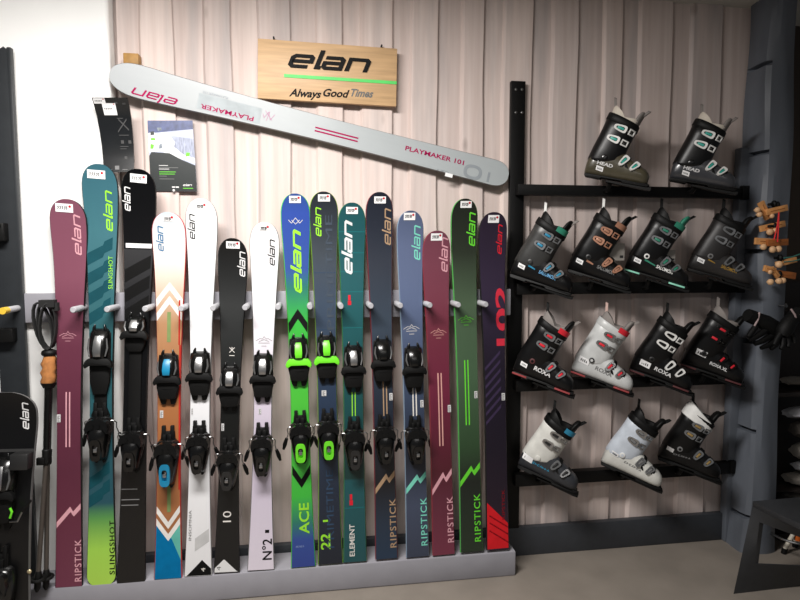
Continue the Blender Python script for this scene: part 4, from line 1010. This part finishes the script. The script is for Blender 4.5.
    q = M @ Vector((.0, .01, -.005)); q2 = Vector((q.x, YB1 + .003, (zb + zt2) / 2)); 
    b.tube([inv @ q2, inv @ Vector((q.x, (q.y + YB1) / 2, (zb + zt2) / 2)), inv @ q], .010, 8)
    b.build('boot_bracket', MATTE, BR, bevel=0)
    return r
TEAL = mat('teal accent', (55, 165, 150), .4); WPL = mat('white plastic', (225, 225, 222), .4); OLIVE = mat('smoky olive shell', (72, 67, 52), .28, coat=.3); SMOKE = mat('smoky grey shell', (56, 57, 61), .28, coat=.3)
CREAM = mat('cream liner', (205, 196, 182), .8); COPPER = mat('copper plastic', (172, 124, 100), .4, .2); CHAR = mat('charcoal shell', (34, 32, 32), .45); CH2 = mat('grey cuff', (52, 52, 51), .35)
GREENA = mat('green accent', (45, 130, 105), .5); MINTS = mat('mint sole', (150, 225, 200), .5); REDA = mat('red buckle', (215, 40, 55), .4); REDS = mat('dull red sole', (150, 60, 62), .6)
LGREY = mat('light grey shell', (196, 198, 197), .38); GLIN = mat('grey liner', (128, 122, 118), .8); PALE = mat('pale shell', (208, 208, 202), .38); PALEB = mat('pale blue cuff', (196, 204, 214), .38)
GOLD = mat('gold buckle', (168, 140, 88), .4, .3); BLUEA = mat('blue accent', (40, 130, 165), .4); DSH = mat('dark slate shell', (46, 48, 52), .4); DKS = mat('dark steel buckle', (128, 130, 132), .35, .5); PINKL = mat('pink webbing', (200, 170, 160), .7); MARO = mat('maroon sole', (84, 40, 42), .6)
ICEB = mat('ice blue print', (110, 170, 215), .4); GOLDP = mat('gold print', (165, 130, 60), .5); BLKS = mat('black boot shell', (12, 12, 13), .34, spec=.35)
rows = ['boots on the top bar', 'boots on the second bar', 'boots on the third bar', 'boots on the bottom bar']
BTC[0] = 0
head = dict(cuff=BLKS, liner=CREAM, buckle=WPL, accent=TEAL, text='HEAD', tx=(-.080, .066, .075), th=.015, sticker=(-.062, .046, 0), loop=GLIN, floop=GLIN, tongue=GLIN, pivot=BLACK, lever=.062)
ski_boot('olive smoky ski boot with white buckles, left one on the top bar', (584, 176), -.105, 30, 13, dict(head, shell=OLIVE), rows[0])
ski_boot('smoky grey ski boot with white buckles at the right end of the top bar', (669.5, 180.5), -.105, 30, 13, dict(head, shell=SMOKE), rows[0])
BTC[0] = 1
ski_boot('black and grey ski boot with ice blue lettering, leftmost on the second bar', (509.5, 277), -.105, 28, 17.5, dict(shell=BLKS, cuff=CH2, buckle=DKS, accent=BLUEA, text='SALOMON', tcol=ICEB, loop=WPL, floop=GLIN, patch=GREENA, sticker=(-.085, .068, 0), tx=(.0, .062, .085), trim=(BLUEA, -.055, .082, -.02, .073, .005)), rows[1])
ski_boot('black ski boot with copper buckles on the second bar', (567, 272), -.105, 28, 17.5, dict(shell=BLKS, cuff=BLKS, buckle=COPPER, accent=COPPER, text='SALOMON', tcol=GREYP, loop=WPL, patch=COPPER, sticker=(-.085, .068, 0), tx=(.0, .062, .085), trim=(COPPER, -.055, .082, -.02, .073, .006)), rows[1])
ski_boot('black ski boot with green accents and mint sole on the second bar', (624.5, 271), -.105, 28, 17.5, dict(shell=BLKS, cuff=BLKS, buckle=DKS, accent=GREENA, text='SALOMON', tcol=WPL, pivot=WPL, patch=GREENA, tongue=GREENA, sole=MINTS, sticker=(-.085, .068, 0), tx=(.005, .060, .080), trim=(GREENA, -.055, .082, -.0, .068, .005)), rows[1])
ski_boot('charcoal ski boot with dark buckles at the right end of the second bar', (687.5, 271), -.105, 28, 16.5, dict(shell=CHAR, cuff=CHAR, buckle=DKS, text='SALOMON', tcol=GOLDP, pivot=GREYP, sticker=(-.085, .068, 0), tx=(.01, .060, .075), trim=(GOLDP, -.055, .082, -.02, .073, .004)), rows[1])
BTC[0] = 2
ski_boot('black ski boot with red buckles and red sole, leftmost on the third bar', (512, 374), -.105, 28, 17.5, dict(shell=BLKS, cuff=BLKS, liner=GLIN, buckle=DKS, accent=REDA, text='ROXA', sole=REDS, pivot=MARO, patch=REDA, floop=GLIN, sticker=(-.085, .068, 0), tx=(-.035, .062, .085), th=.02), rows[2])
ski_boot('light grey ski boot with red buckles on the third bar', (570.5, 373), -.105, 28, 17.5, dict(shell=LGREY, cuff=LGREY, liner=GLIN, buckle=SILVER, accent=REDA, text='ROXA', tcol=GREYP, sole=REDS, pivot=INK, patch=REDA, loop=PINKL, floop=GLIN, tongue=GLIN, strap=LGREY, sticker=(-.085, .085, 1), tx=(-.025, .062, .085), th=.018), rows[2])
ski_boot('black ski boot with silver buckle frames and big price sticker on the third bar', (629.5, 371.5), -.105, 28, 18.5, dict(shell=BLKS, cuff=BLKS, buckle=WPL, accent=BLACK, text='ROXA', sole=MARO, sticker=(-.072, .066, 1), tx=(-.025, .054, .085), th=.018, lever=.058), rows[2])
ski_boot('black ski boot with grey liner and red levers, right end of the third bar', (681, 366), -.105, 28, 17.5, dict(shell=BLKS, cuff=BLKS, liner=GLIN, buckle=BLACK, accent=REDA, text='ROXA XL', sole=MARO, floop=GLIN, loop=GLIN, sticker=(-.062, .098, 1), tx=(-.01, .058, .085), th=.015), rows[2])
BTC[0] = 3
ski_boot('dark grey ski boot with white cuff and blue lettering on the bottom bar', (517, 468), -.105, 28, 19.5, dict(shell=DSH, cuff=PALE, buckle=SILVER, text='~', tcol=BLUEA, patch=BLUEA, pivot=PALE, sticker=(-.095, .075, 1), tx=(-.065, .062, .085), th=.011, ta=-5), rows[3])
ski_boot('pale grey ski boot with black liner in the middle of the bottom bar', (600.5, 465), -.105, 28, 19.5, dict(shell=PALE, cuff=PALEB, buckle=SILVER, accent=GREYP, text='~', tcol=GREYP, pivot=WPL, sticker=(-.085, .088, 0), tx=(-.03, .066, .085), th=.011), rows[3])
ski_boot('black ski boot with white collar and gold buckles, right end of the bottom bar', (658, 460), -.105, 28, 16.5, dict(shell=BLKS, cuff=BLKS, buckle=DKS, accent=GOLD, pivot=GREYP, top=WPL, sticker=(-.092, .080, 0), text='~', tcol=GREYP, tx=(-.07, .060, .08), th=.009, ta=4), rows[3])
# price cards hanging behind the boots
for (px, py, w, h), lb in (((616.5, 252, 17, 17), 'clear white price card hanging behind the boot with copper buckles'), ((670.5, 256, 10, 12), 'small pale price card hanging behind the boot with green accents')):
    p = at(px, py, -.16); k = depth(p) / FPX; b = MB(); b.box((0, 0, 0), (w * k, .002, h * k)); b.add([(w * k * .2, -.0016, -h * k * .35), (w * k * .42, -.0016, -h * k * .35), (w * k * .42, -.0016, -h * k * .2), (w * k * .2, -.0016, -h * k * .2)], [(0, 1, 2, 3)], 1)
    tag(b.build('price_card', [mat('clear card', (150, 145, 138), .3), INK], loc=p), lb, 'price card', 'price cards by the boots')
# ------------------------------------------------------------------ timber pillar and stud
PAINT = mat('dark blue-grey hewn timber paint', (92, 97, 105), .5, noise=.3, scale=7, bump=.8, stretch=(1, 1, .18))
XP = at(742.5, 155, -.02).x
ycor = at_x(768, 155, XP).y
print('pillar', XP, ycor, 'depth', -ycor)
xright = at(791, 155, ycor).x
print('xright', xright)
def pillar():
    rng = random.Random(3); vs, fs = [], []
    slits = [at_x(760, py, XP).z for py in (66, 153, 251, 343, 434, 522)]
    zs = []; z = 0.0
    while z < ZC: zs.append(z); z += .035
    zs.append(ZC)
    zs = [q for q in zs if all(abs(q - s_) > .02 for s_ in slits)]
    for s_ in slits: zs += [s_ - .011, s_ - .007, s_ + .004, s_ + .009]
    zs = sorted(zs); NY = 7; NX = 6
    wv = lambda z, p: .006 * math.sin(3.1 * z + p) + .003 * math.sin(8.3 * z + 2 * p)
    rings = []
    for z in zs:
        insl = any(s_ - .0071 <= z <= s_ + .0041 for s_ in slits)
        flare = .06 * max(0, (.75 - z) / .75) ** 1.5
        rg = []
        xl = XP - flare * .7 + wv(z, .3); yf = ycor - flare * .35 + wv(z, 1.2); xr = xright + wv(z, 2.2) - .0
        for j in range(NY + 1):
            t = j / NY; y = -.022 + (yf + .022) * t
            x = xl + .004 * math.sin(9 * z + 5 * t) - .012 * math.sin(math.pi * t) * .5
            if insl and .12 < t < .93: x += .03
            rg.append((x, y, z))
        rg[-1] = (xl + .010, yf + .004, z)
        for j in range(1, NX + 1):
            t = j / NX; rg.append((xl + .012 + (xr - xl - .012) * t, yf - .010 * math.sin(math.pi * t) + .003 * math.sin(7 * z + 6 * t), z))
        rg.append((xr, -.022, z)); rings.append(rg)
    b = MB(); b.loft(rings); return b
o = struct(pillar().build('timber_pillar', PAINT, smooth=18)); o['label'] = 'dark blue-grey hewn timber pillar with notches right of the boot rack'
b = MB(); sx0, sx1 = at(734, 300, -.05).x, at(748, 300, -.05).x; zt3 = at(740, 148, -.05).z
b.box(((sx0 + sx1) / 2 + .01, -.0475, zt3 / 2), (sx1 - sx0 + .04, .045, zt3)); o = struct(b.build('trim_1', PAINT, bevel=.006))
# darker room beyond the pillar
b = MB(); b.box((xright + .55, .17, ZC / 2), (1.2, .04, ZC)); struct(b.build('wall_right', mat('dim brown wall', (66, 56, 48), .8, noise=.2, scale=6, stretch=(1, 1, .2)), smooth=0))
# ------------------------------------------------------------------ wooden lath toys
LATH = mat('honey pine lath', (214, 152, 92), .55, noise=.2, scale=20, stretch=(1, 1, 1)); LATH2 = mat('darker pine lath', (158, 92, 42), .55, noise=.2, scale=20); KNOB = mat('pale wooden knob', (226, 182, 138), .5); CORD = mat('red cord', (225, 50, 50), .6); CORDT = mat('teal cord', (60, 120, 110), .6)
def toy(label, sticks, knobs, Y, cord=None, binder=None):
    c = sum((at(s_[0], s_[1], Y) for s_ in sticks), Vector()) / len(sticks); k = depth(c) / FPX
    r = empty('lath_toy', label, 'wooden toy', loc=c, group='wooden lath toys hung on the pillar')
    for i, (xa, ya, xb4, yb4, w, m) in enumerate(sticks):
        p, q = at(xa, ya, Y - .012 * i) - c, at(xb4, yb4, Y - .012 * i) - c; d = (q - p); L = d.length; d.normalize(); up = Vector((0, -1, 0)); sd = up.cross(d)
        Mx = Matrix((d, sd, up)).transposed().to_4x4(); Mx.translation = (p + q) / 2; b = MB(); b.box((0, 0, 0), (L, w * k * 1.2, .012), 0, Mx); b.box((0, 0, .006), (L * .7, w * k * .25, .002), 1, Mx); b.build('lath', [LATH if m else LATH2, LATH2], r, bevel=.0015)
    for x, y_, rad in knobs:
        p = at(x, y_, Y - .016) - c; b = MB(); b.ell(p, (rad * k * 1.2, rad * k * 1.1, rad * k * 1.2)); b.tube([p + Vector((0, .016, .0)), p], rad * k * .5, 8); b.build('knob', KNOB, r)
    if cord:
        for m, pts in cord:
            b = MB(); b.tube([at(x, y_, Y - .03) - c for x, y_ in pts], .0028, 6); b.build('cord', m, r)
    if binder:
        b = MB()
        for x, y_ in binder: p = at(x, y_, Y) - c; b.ell(p, (.010, .014, .016))
        b.tube([at(binder[0][0], binder[0][1], Y) - c, at(binder[0][0], binder[0][1], -.245) - c + Vector((0, .03, 0))], .006, 8)
        b.build('black_binder', BLK2, r)
Yt = ycor - .03
toy('topmost wooden lath toy on the pillar, two crossed laths with round knobs', [(760.5, 202, 768, 219, 5.5, 1), (766, 212.5, 787, 207.5, 5, 1)], [(757.5, 210, 2.4), (759.5, 214.5, 2.4), (772, 216, 2)], Yt, [(CORD, [(779, 212), (777.5, 225), (774, 240)]), (CORD, [(779, 213), (778.5, 227), (777.5, 242)])], [(774, 204), (777, 205)])
toy('wooden lath toy in the middle of three on the red cord', [(760, 229, 784.5, 223.5, 5, 1)], [(770, 232, 2.8), (775.5, 230.5, 2.4)], Yt, None, [(774, 226)])
toy('widest wooden lath toy at the lower end of the red cord', [(755, 241, 780, 242.5, 5.5, 1), (767, 243, 787.5, 242, 5.5, 0)], [(763.5, 247, 2.6), (772.5, 249.5, 2.9), (778.5, 249, 2.8)], Yt, None, [(776, 246)])
toy('wooden lath toy tied with teal cord at the frame edge below the red cord', [(776, 264.5, 796, 259.5, 4.5, 1), (764, 268, 775, 271, 5, 1)], [(779, 264.5, 3), (770, 272, 2)], Yt - .01, [(CORDT, [(784, 258), (792, 257), (806, 252)]), (CORDT, [(784, 262), (794, 261), (808, 257)])], [(780, 258)])
toy('lowest wooden lath toy on the pillar with two knobs', [(775.5, 273, 795, 276, 5.5, 0), (771, 268, 778, 277, 4, 1)], [(770.5, 282, 2.7), (779, 281, 2.7), (783, 280.5, 2.5)], Yt - .01, None, [(779, 274)])
# ------------------------------------------------------------------ gloves on a hook
GLV = mat('black glove leather', 9, .6, bump=.3, spec=.25); GLV2 = mat('black knit cuff', 14, .9, spec=.2)
def glove(label, cuff0, cuff1, palm, fingers, Y, stripe):
    c = at(palm[0][0], palm[0][1], Y); r = empty('ski_glove', label, 'glove', loc=c, group='pair of black gloves on the pillar'); k = depth(c) / FPX
    def chain(pts, mb):
        P3 = [at(x, y_, Y + dy) - c for x, y_, rad, dy in pts]; mb.tube(P3, [p[2] * k for p in pts], 12)
    b = MB(); chain([(cuff0[0], cuff0[1], cuff0[2], 0), (cuff0[0] * .5 + cuff1[0] * .5, cuff0[1] * .5 + cuff1[1] * .5, (cuff0[2] + cuff1[2]) / 2 + .2, 0), (cuff1[0], cuff1[1], cuff1[2], 0)], b); b.build('cuff', GLV2, r, smooth=60)
    b = MB(); chain([(cuff1[0], cuff1[1], cuff1[2] * .96, 0)] + [(x, y_, rad, -.004) for x, y_, rad in palm], b)
    for f in fingers: chain([(x, y_, rad, -.01 - .004 * i) for i, (x, y_, rad) in enumerate(f)], b)
    b.build('hand', GLV, r, smooth=60)
    b = MB(); p0, p1 = at(*stripe[0], Y - stripe[2] * k) - c, at(*stripe[1], Y - stripe[2] * k) - c; b.tube([p0, (p0 + p1) / 2 + Vector((0, -.006, 0)), p1], .004, 8); b.build('stripe', mat('pale pink piping', (170, 150, 150), .6), r)
Yg = ycor - .055
glove('left black glove with pale piping at the cuff hung on the pillar', (747, 315, 6.5), (757, 319, 7), [(766, 323, 8), (775, 329, 8.5), (780, 333, 6.5)], [[(756, 326, 3), (751, 333, 2.8), (748, 337, 2)], [(766, 330, 3.2), (756, 337, 2.8), (750, 340, 2)], [(773, 335, 3.2), (762, 341, 2.8), (755, 344, 2.2)], [(778, 337, 3), (769, 345, 2.8), (761, 348, 2)], [(780, 337, 2.8), (776, 345, 2.6), (771, 349, 2)]], Yg, ((759.5, 312.5), (754.5, 326), 5))
glove('right black glove with pale piping at the cuff, partly outside the frame', (800, 312, 6.5), (793, 318, 7), [(788, 324, 7.5), (784, 331, 8), (782, 336, 6)], [[(790, 330, 3), (794, 338, 2.6), (795, 343, 2)], [(787, 336, 3), (789, 343, 2.6), (788, 347, 2)], [(783, 338, 3), (783, 345, 2.6), (781, 349, 2)], [(780, 334, 3), (776, 341, 2.6), (774, 345, 2)]], Yg - .045, ((791, 309), (796.5, 320), 5))
b = MB(); p = at(774.5, 305, ycor); q = p.copy(); b.tube([(0, .025, 0), (0, -.06, 0)], .0035, 8); b.tube([(0, -.052, 0), (0, -.06, -.0), (0, -.064, .012)], .0035, 8); b.tube([(0, -.058, .0), (0, -.063, .0)], .009, 12)
tag(b.build('coat_hook', STEEL, loc=p), 'small steel hook in the pillar above the black gloves', 'hook')
# ------------------------------------------------------------------ dark shelf right of the pillar with pale garments
SHM = mat('dark brown shelf wood', (34, 27, 24), .6)
sx = xright + .015; ysf = 0
shz = [at(790, py, ycor + .13).z for py in (318, 392, 420, 488)]
r = empty('open_shelf', 'dark open shelf unit at the right edge behind the pillar', 'shelf', loc=(sx + .32, ycor + .18, 0))
for i, z in enumerate([.02, shz[3], shz[1], shz[0]]):
    b = MB(); b.box((0, .0, z), (.56, .20, .02)); b.build('shelf_board', SHM, r, bevel=.002)
for q in (-.27, .27): b = MB(); b.box((q, .11, .6), (.02, .02, 1.2)); b.build('shelf_side', SHM, r)
b = MB(); b.box((0, .105, .6), (.56, .008, 1.2)); b.build('back_panel', SHM, r)
PG_ = mat('pale cloth', (140, 134, 126), .9, noise=.12, scale=12, bump=.4); WC = mat('white cloth', (180, 180, 184), .9, noise=.06, bump=.3)
def bundle(label, cx, py, w, h, m, seed, ysh=0):
    rng = random.Random(seed); c = at(cx, py, ycor + .14 + ysh); k = depth(c) / FPX; b = MB(); rings = []; n = 18
    for i in range(9):
        t = i / 8; sx_ = math.sin(math.pi * (.08 + .84 * t)) ** .5
        rings.append([((t - .5) * w * k, (.07 * sx_ + .008 * math.sin(3 * a + seed)) * math.cos(a), (h * k / 2 * sx_ + .004 * math.sin(5 * a + 7 * t + seed)) * math.sin(a) + .004 * math.sin(9 * t + seed)) for a in [2 * math.pi * j / n for j in range(n)]])
    b.loft(rings); tag(b.build('folded_garment', m, loc=c, smooth=60), label, 'garment', 'pale garments on the dark shelf')
zz0 = None
bundle('bottom pale folded garment of the stack on the dark shelf', 806, 478.5, 42, 12, PG_, 1)
bundle('white rolled garment second from the bottom of the stack on the dark shelf', 816, 466, 44, 11, WC, 2)
bundle('thick pale garment in the middle of the stack on the dark shelf', 814, 450, 44, 19, PG_, 3)
bundle('grey-beige garment under the white topmost one on the dark shelf', 814, 428, 46, 20, mat('beige cloth', (84, 78, 72), .9, noise=.15, bump=.4), 4)
bundle('white topmost garment of the stack on the dark shelf', 808, 412.5, 48, 9, WC, 5)
bundle('narrow pale garment lying on the upper board of the dark shelf', 806, 381, 46, 7, PG_, 6)
# ------------------------------------------------------------------ bench at the lower right
BM = mat('black-grey bench plywood', (44, 45, 47), .45, noise=.08)
P3 = at_z(733.5, 594, 0.0); P2 = at_z(860, 579, 0.0)
d0 = depth(P3); zb_ = .36
P0 = at_z(752.5, 501, zb_); P1 = at_z(806, 527, zb_); Pb = at_z(800, 497, zb_)
print('bench', P0, P1, Pb, P3, P2)
bn = empty('bench', 'low black bench with a cut-out end panel at the lower right corner', 'bench', loc=P3)
ext = (Pb - P0).normalized()
top = [P0, P1 + (P1 - P0) * .35, P1 + (P1 - P0) * .35 + ext * .5, P0 + ext * .75]
b = MB(); vs = [p - P3 for p in top] + [p - P3 - Vector((0, 0, .022)) for p in top]
b.add(vs, [(0, 1, 2, 3), (7, 6, 5, 4), (0, 1, 5, 4), (1, 2, 6, 5), (2, 3, 7, 6), (3, 0, 4, 7)]); b.build('bench_top', BM, bn, bevel=.002)
Q0, Q1 = P0 - Vector((0, 0, .022)), P1 + (P1 - P0) * .35 - Vector((0, 0, .022)); nrm = (Q1 - Q0).cross(Vector((0, 0, 1))).normalized()
if nrm.dot(C0 - Q0) > 0: nrm = -nrm
def bl(u, v, o=0): a = P3.lerp(P2, u); c = Q0.lerp(Q1, u); return a.lerp(c, v) - P3 + nrm * o
def grid(poly_list):
    pass
US = [0, .12, .20, .62, .8, 1.0]; VS = [0, .20, .40, .62, .80, 1.0]
us = [0, .05, .13, .3, .45, .6, .75, .9, 1]; vsx_ = [0, .18, .35, .5, .65, .86, 1]
b = MB(); idx = {}
hu0, hu1, hv0, hv1 = .13, .75, .35, .86
vs = []
for o_ in (0, .02):
    for u in us:
        for v in vsx_: idx[(u, v, o_)] = len(vs); vs.append(bl(u, v, o_))
fs = []
inh = lambda u, v: hu0 <= u < hu1 and hv0 <= v < hv1
for o_ in (0, .02):
    for i in range(len(us) - 1):
        for j in range(len(vsx_) - 1):
            if inh(us[i], vsx_[j]): continue
            fs.append((idx[(us[i], vsx_[j], o_)], idx[(us[i + 1], vsx_[j], o_)], idx[(us[i + 1], vsx_[j + 1], o_)], idx[(us[i], vsx_[j + 1], o_)]))
def rim(seq):
    for a, c in zip(seq, seq[1:]): fs.append((idx[(*a, 0)], idx[(*c, 0)], idx[(*c, .02)], idx[(*a, .02)]))
rim([(u, 0) for u in us]); rim([(u, 1) for u in us]); rim([(0, v) for v in vsx_]); rim([(1, v) for v in vsx_])
hu = [u for u in us if hu0 <= u <= hu1]; hvv = [v for v in vsx_ if hv0 <= v <= hv1]
rim([(u, hv0) for u in hu]); rim([(u, hv1) for u in hu]); rim([(hu0, v) for v in hvv]); rim([(hu1, v) for v in hvv])
b.add(vs, fs); b.build('end_panel', BM, bn, smooth=30)
b = MB(); f0 = top[3] - P3; b.box((f0.x - .06, f0.y - .06, (f0.z - .022) / 2 + 0), (.03, .04, f0.z - .022)); b.build('leg', BM, bn)
b = MB(); f0 = top[2] - P3; b.box((f0.x - .06, f0.y + .0, (f0.z - .022) / 2 + 0), (.03, .04, f0.z - .022)); b.build('leg', BM, bn)
# stool behind the bench
fc = at_z(797, 553, 0.0)
st = empty('stool', 'low stool with chrome ring, orange column and cream legs behind the bench', 'stool', loc=fc)
CRM = mat('cream tube', (205, 198, 182), .4); ORG = mat('orange column', (196, 98, 36), .4)
zr = at(797, 533, fc.y).z
b = MB(); b.ring_tube([(.12 * math.cos(a), .12 * math.sin(a), zr) for a in [2 * math.pi * i / 32 for i in range(32)]], .006, 8); b.build('foot_ring', STEEL, st)
b = MB(); b.tube([(0, 0, .06), (0, 0, .215)], .014, 12); b.build('column', ORG, st)
for i in range(3):
    a = R(175 + 120 * i); b = MB(); b.tube([(.02 * math.cos(a), .02 * math.sin(a), zr + .0), (.060 * math.cos(a), .060 * math.sin(a), .018)], .009, 10); lg = b.build('leg', CRM, st); b = MB(); b.tube([(.058 * math.cos(a), .058 * math.sin(a), .024), (.062 * math.cos(a), .062 * math.sin(a), .0)], .012, 10); b.build('rubber_foot', BLK2, lg)
b = MB(); b.tube([(0, 0, .21), (0, 0, .213), (0, 0, .238), (0, 0, .242)], [.09, .11, .11, .10], 28); b.build('seat', BLACK, st)
# ------------------------------------------------------------------ light
def area(name, loc, size, power, col, target=None, sy=None):
    l = bpy.data.lights.new(name, 'AREA'); l.shape = 'RECTANGLE'; l.size = size; l.size_y = sy or size; l.energy = power; l.color = col
    o = bpy.data.objects.new(name, l); COL.objects.link(o); o.location = loc
    if target is not None: o.rotation_euler = (Vector(target) - Vector(loc)).to_track_quat('-Z', 'Y').to_euler()
    return o
area('ceiling_panel_light', (-.42, -1.32, ZC - .02), 1.1, 52, (1, .965, .935), (-.42, -1.2, 0), .35)
area('fill_light', (.4, -3.3, ZC - .02), 2.2, 9, (1, .97, .94), (.4, -3.3, 0), .8)  # weak fill added behind the camera to lift the front; no real fitting
w = bpy.data.worlds.new('world'); SC.world = w; w.use_nodes = True
bg = w.node_tree.nodes['Background']; bg.inputs['Color'].default_value = (.92, .95, 1, 1); bg.inputs['Strength'].default_value = .05
SC.view_settings.view_transform = 'Standard'; SC.view_settings.look = 'None'; SC.view_settings.gamma = 1; SC.view_settings.use_curve_mapping = False
SC.view_settings.exposure = 0.86
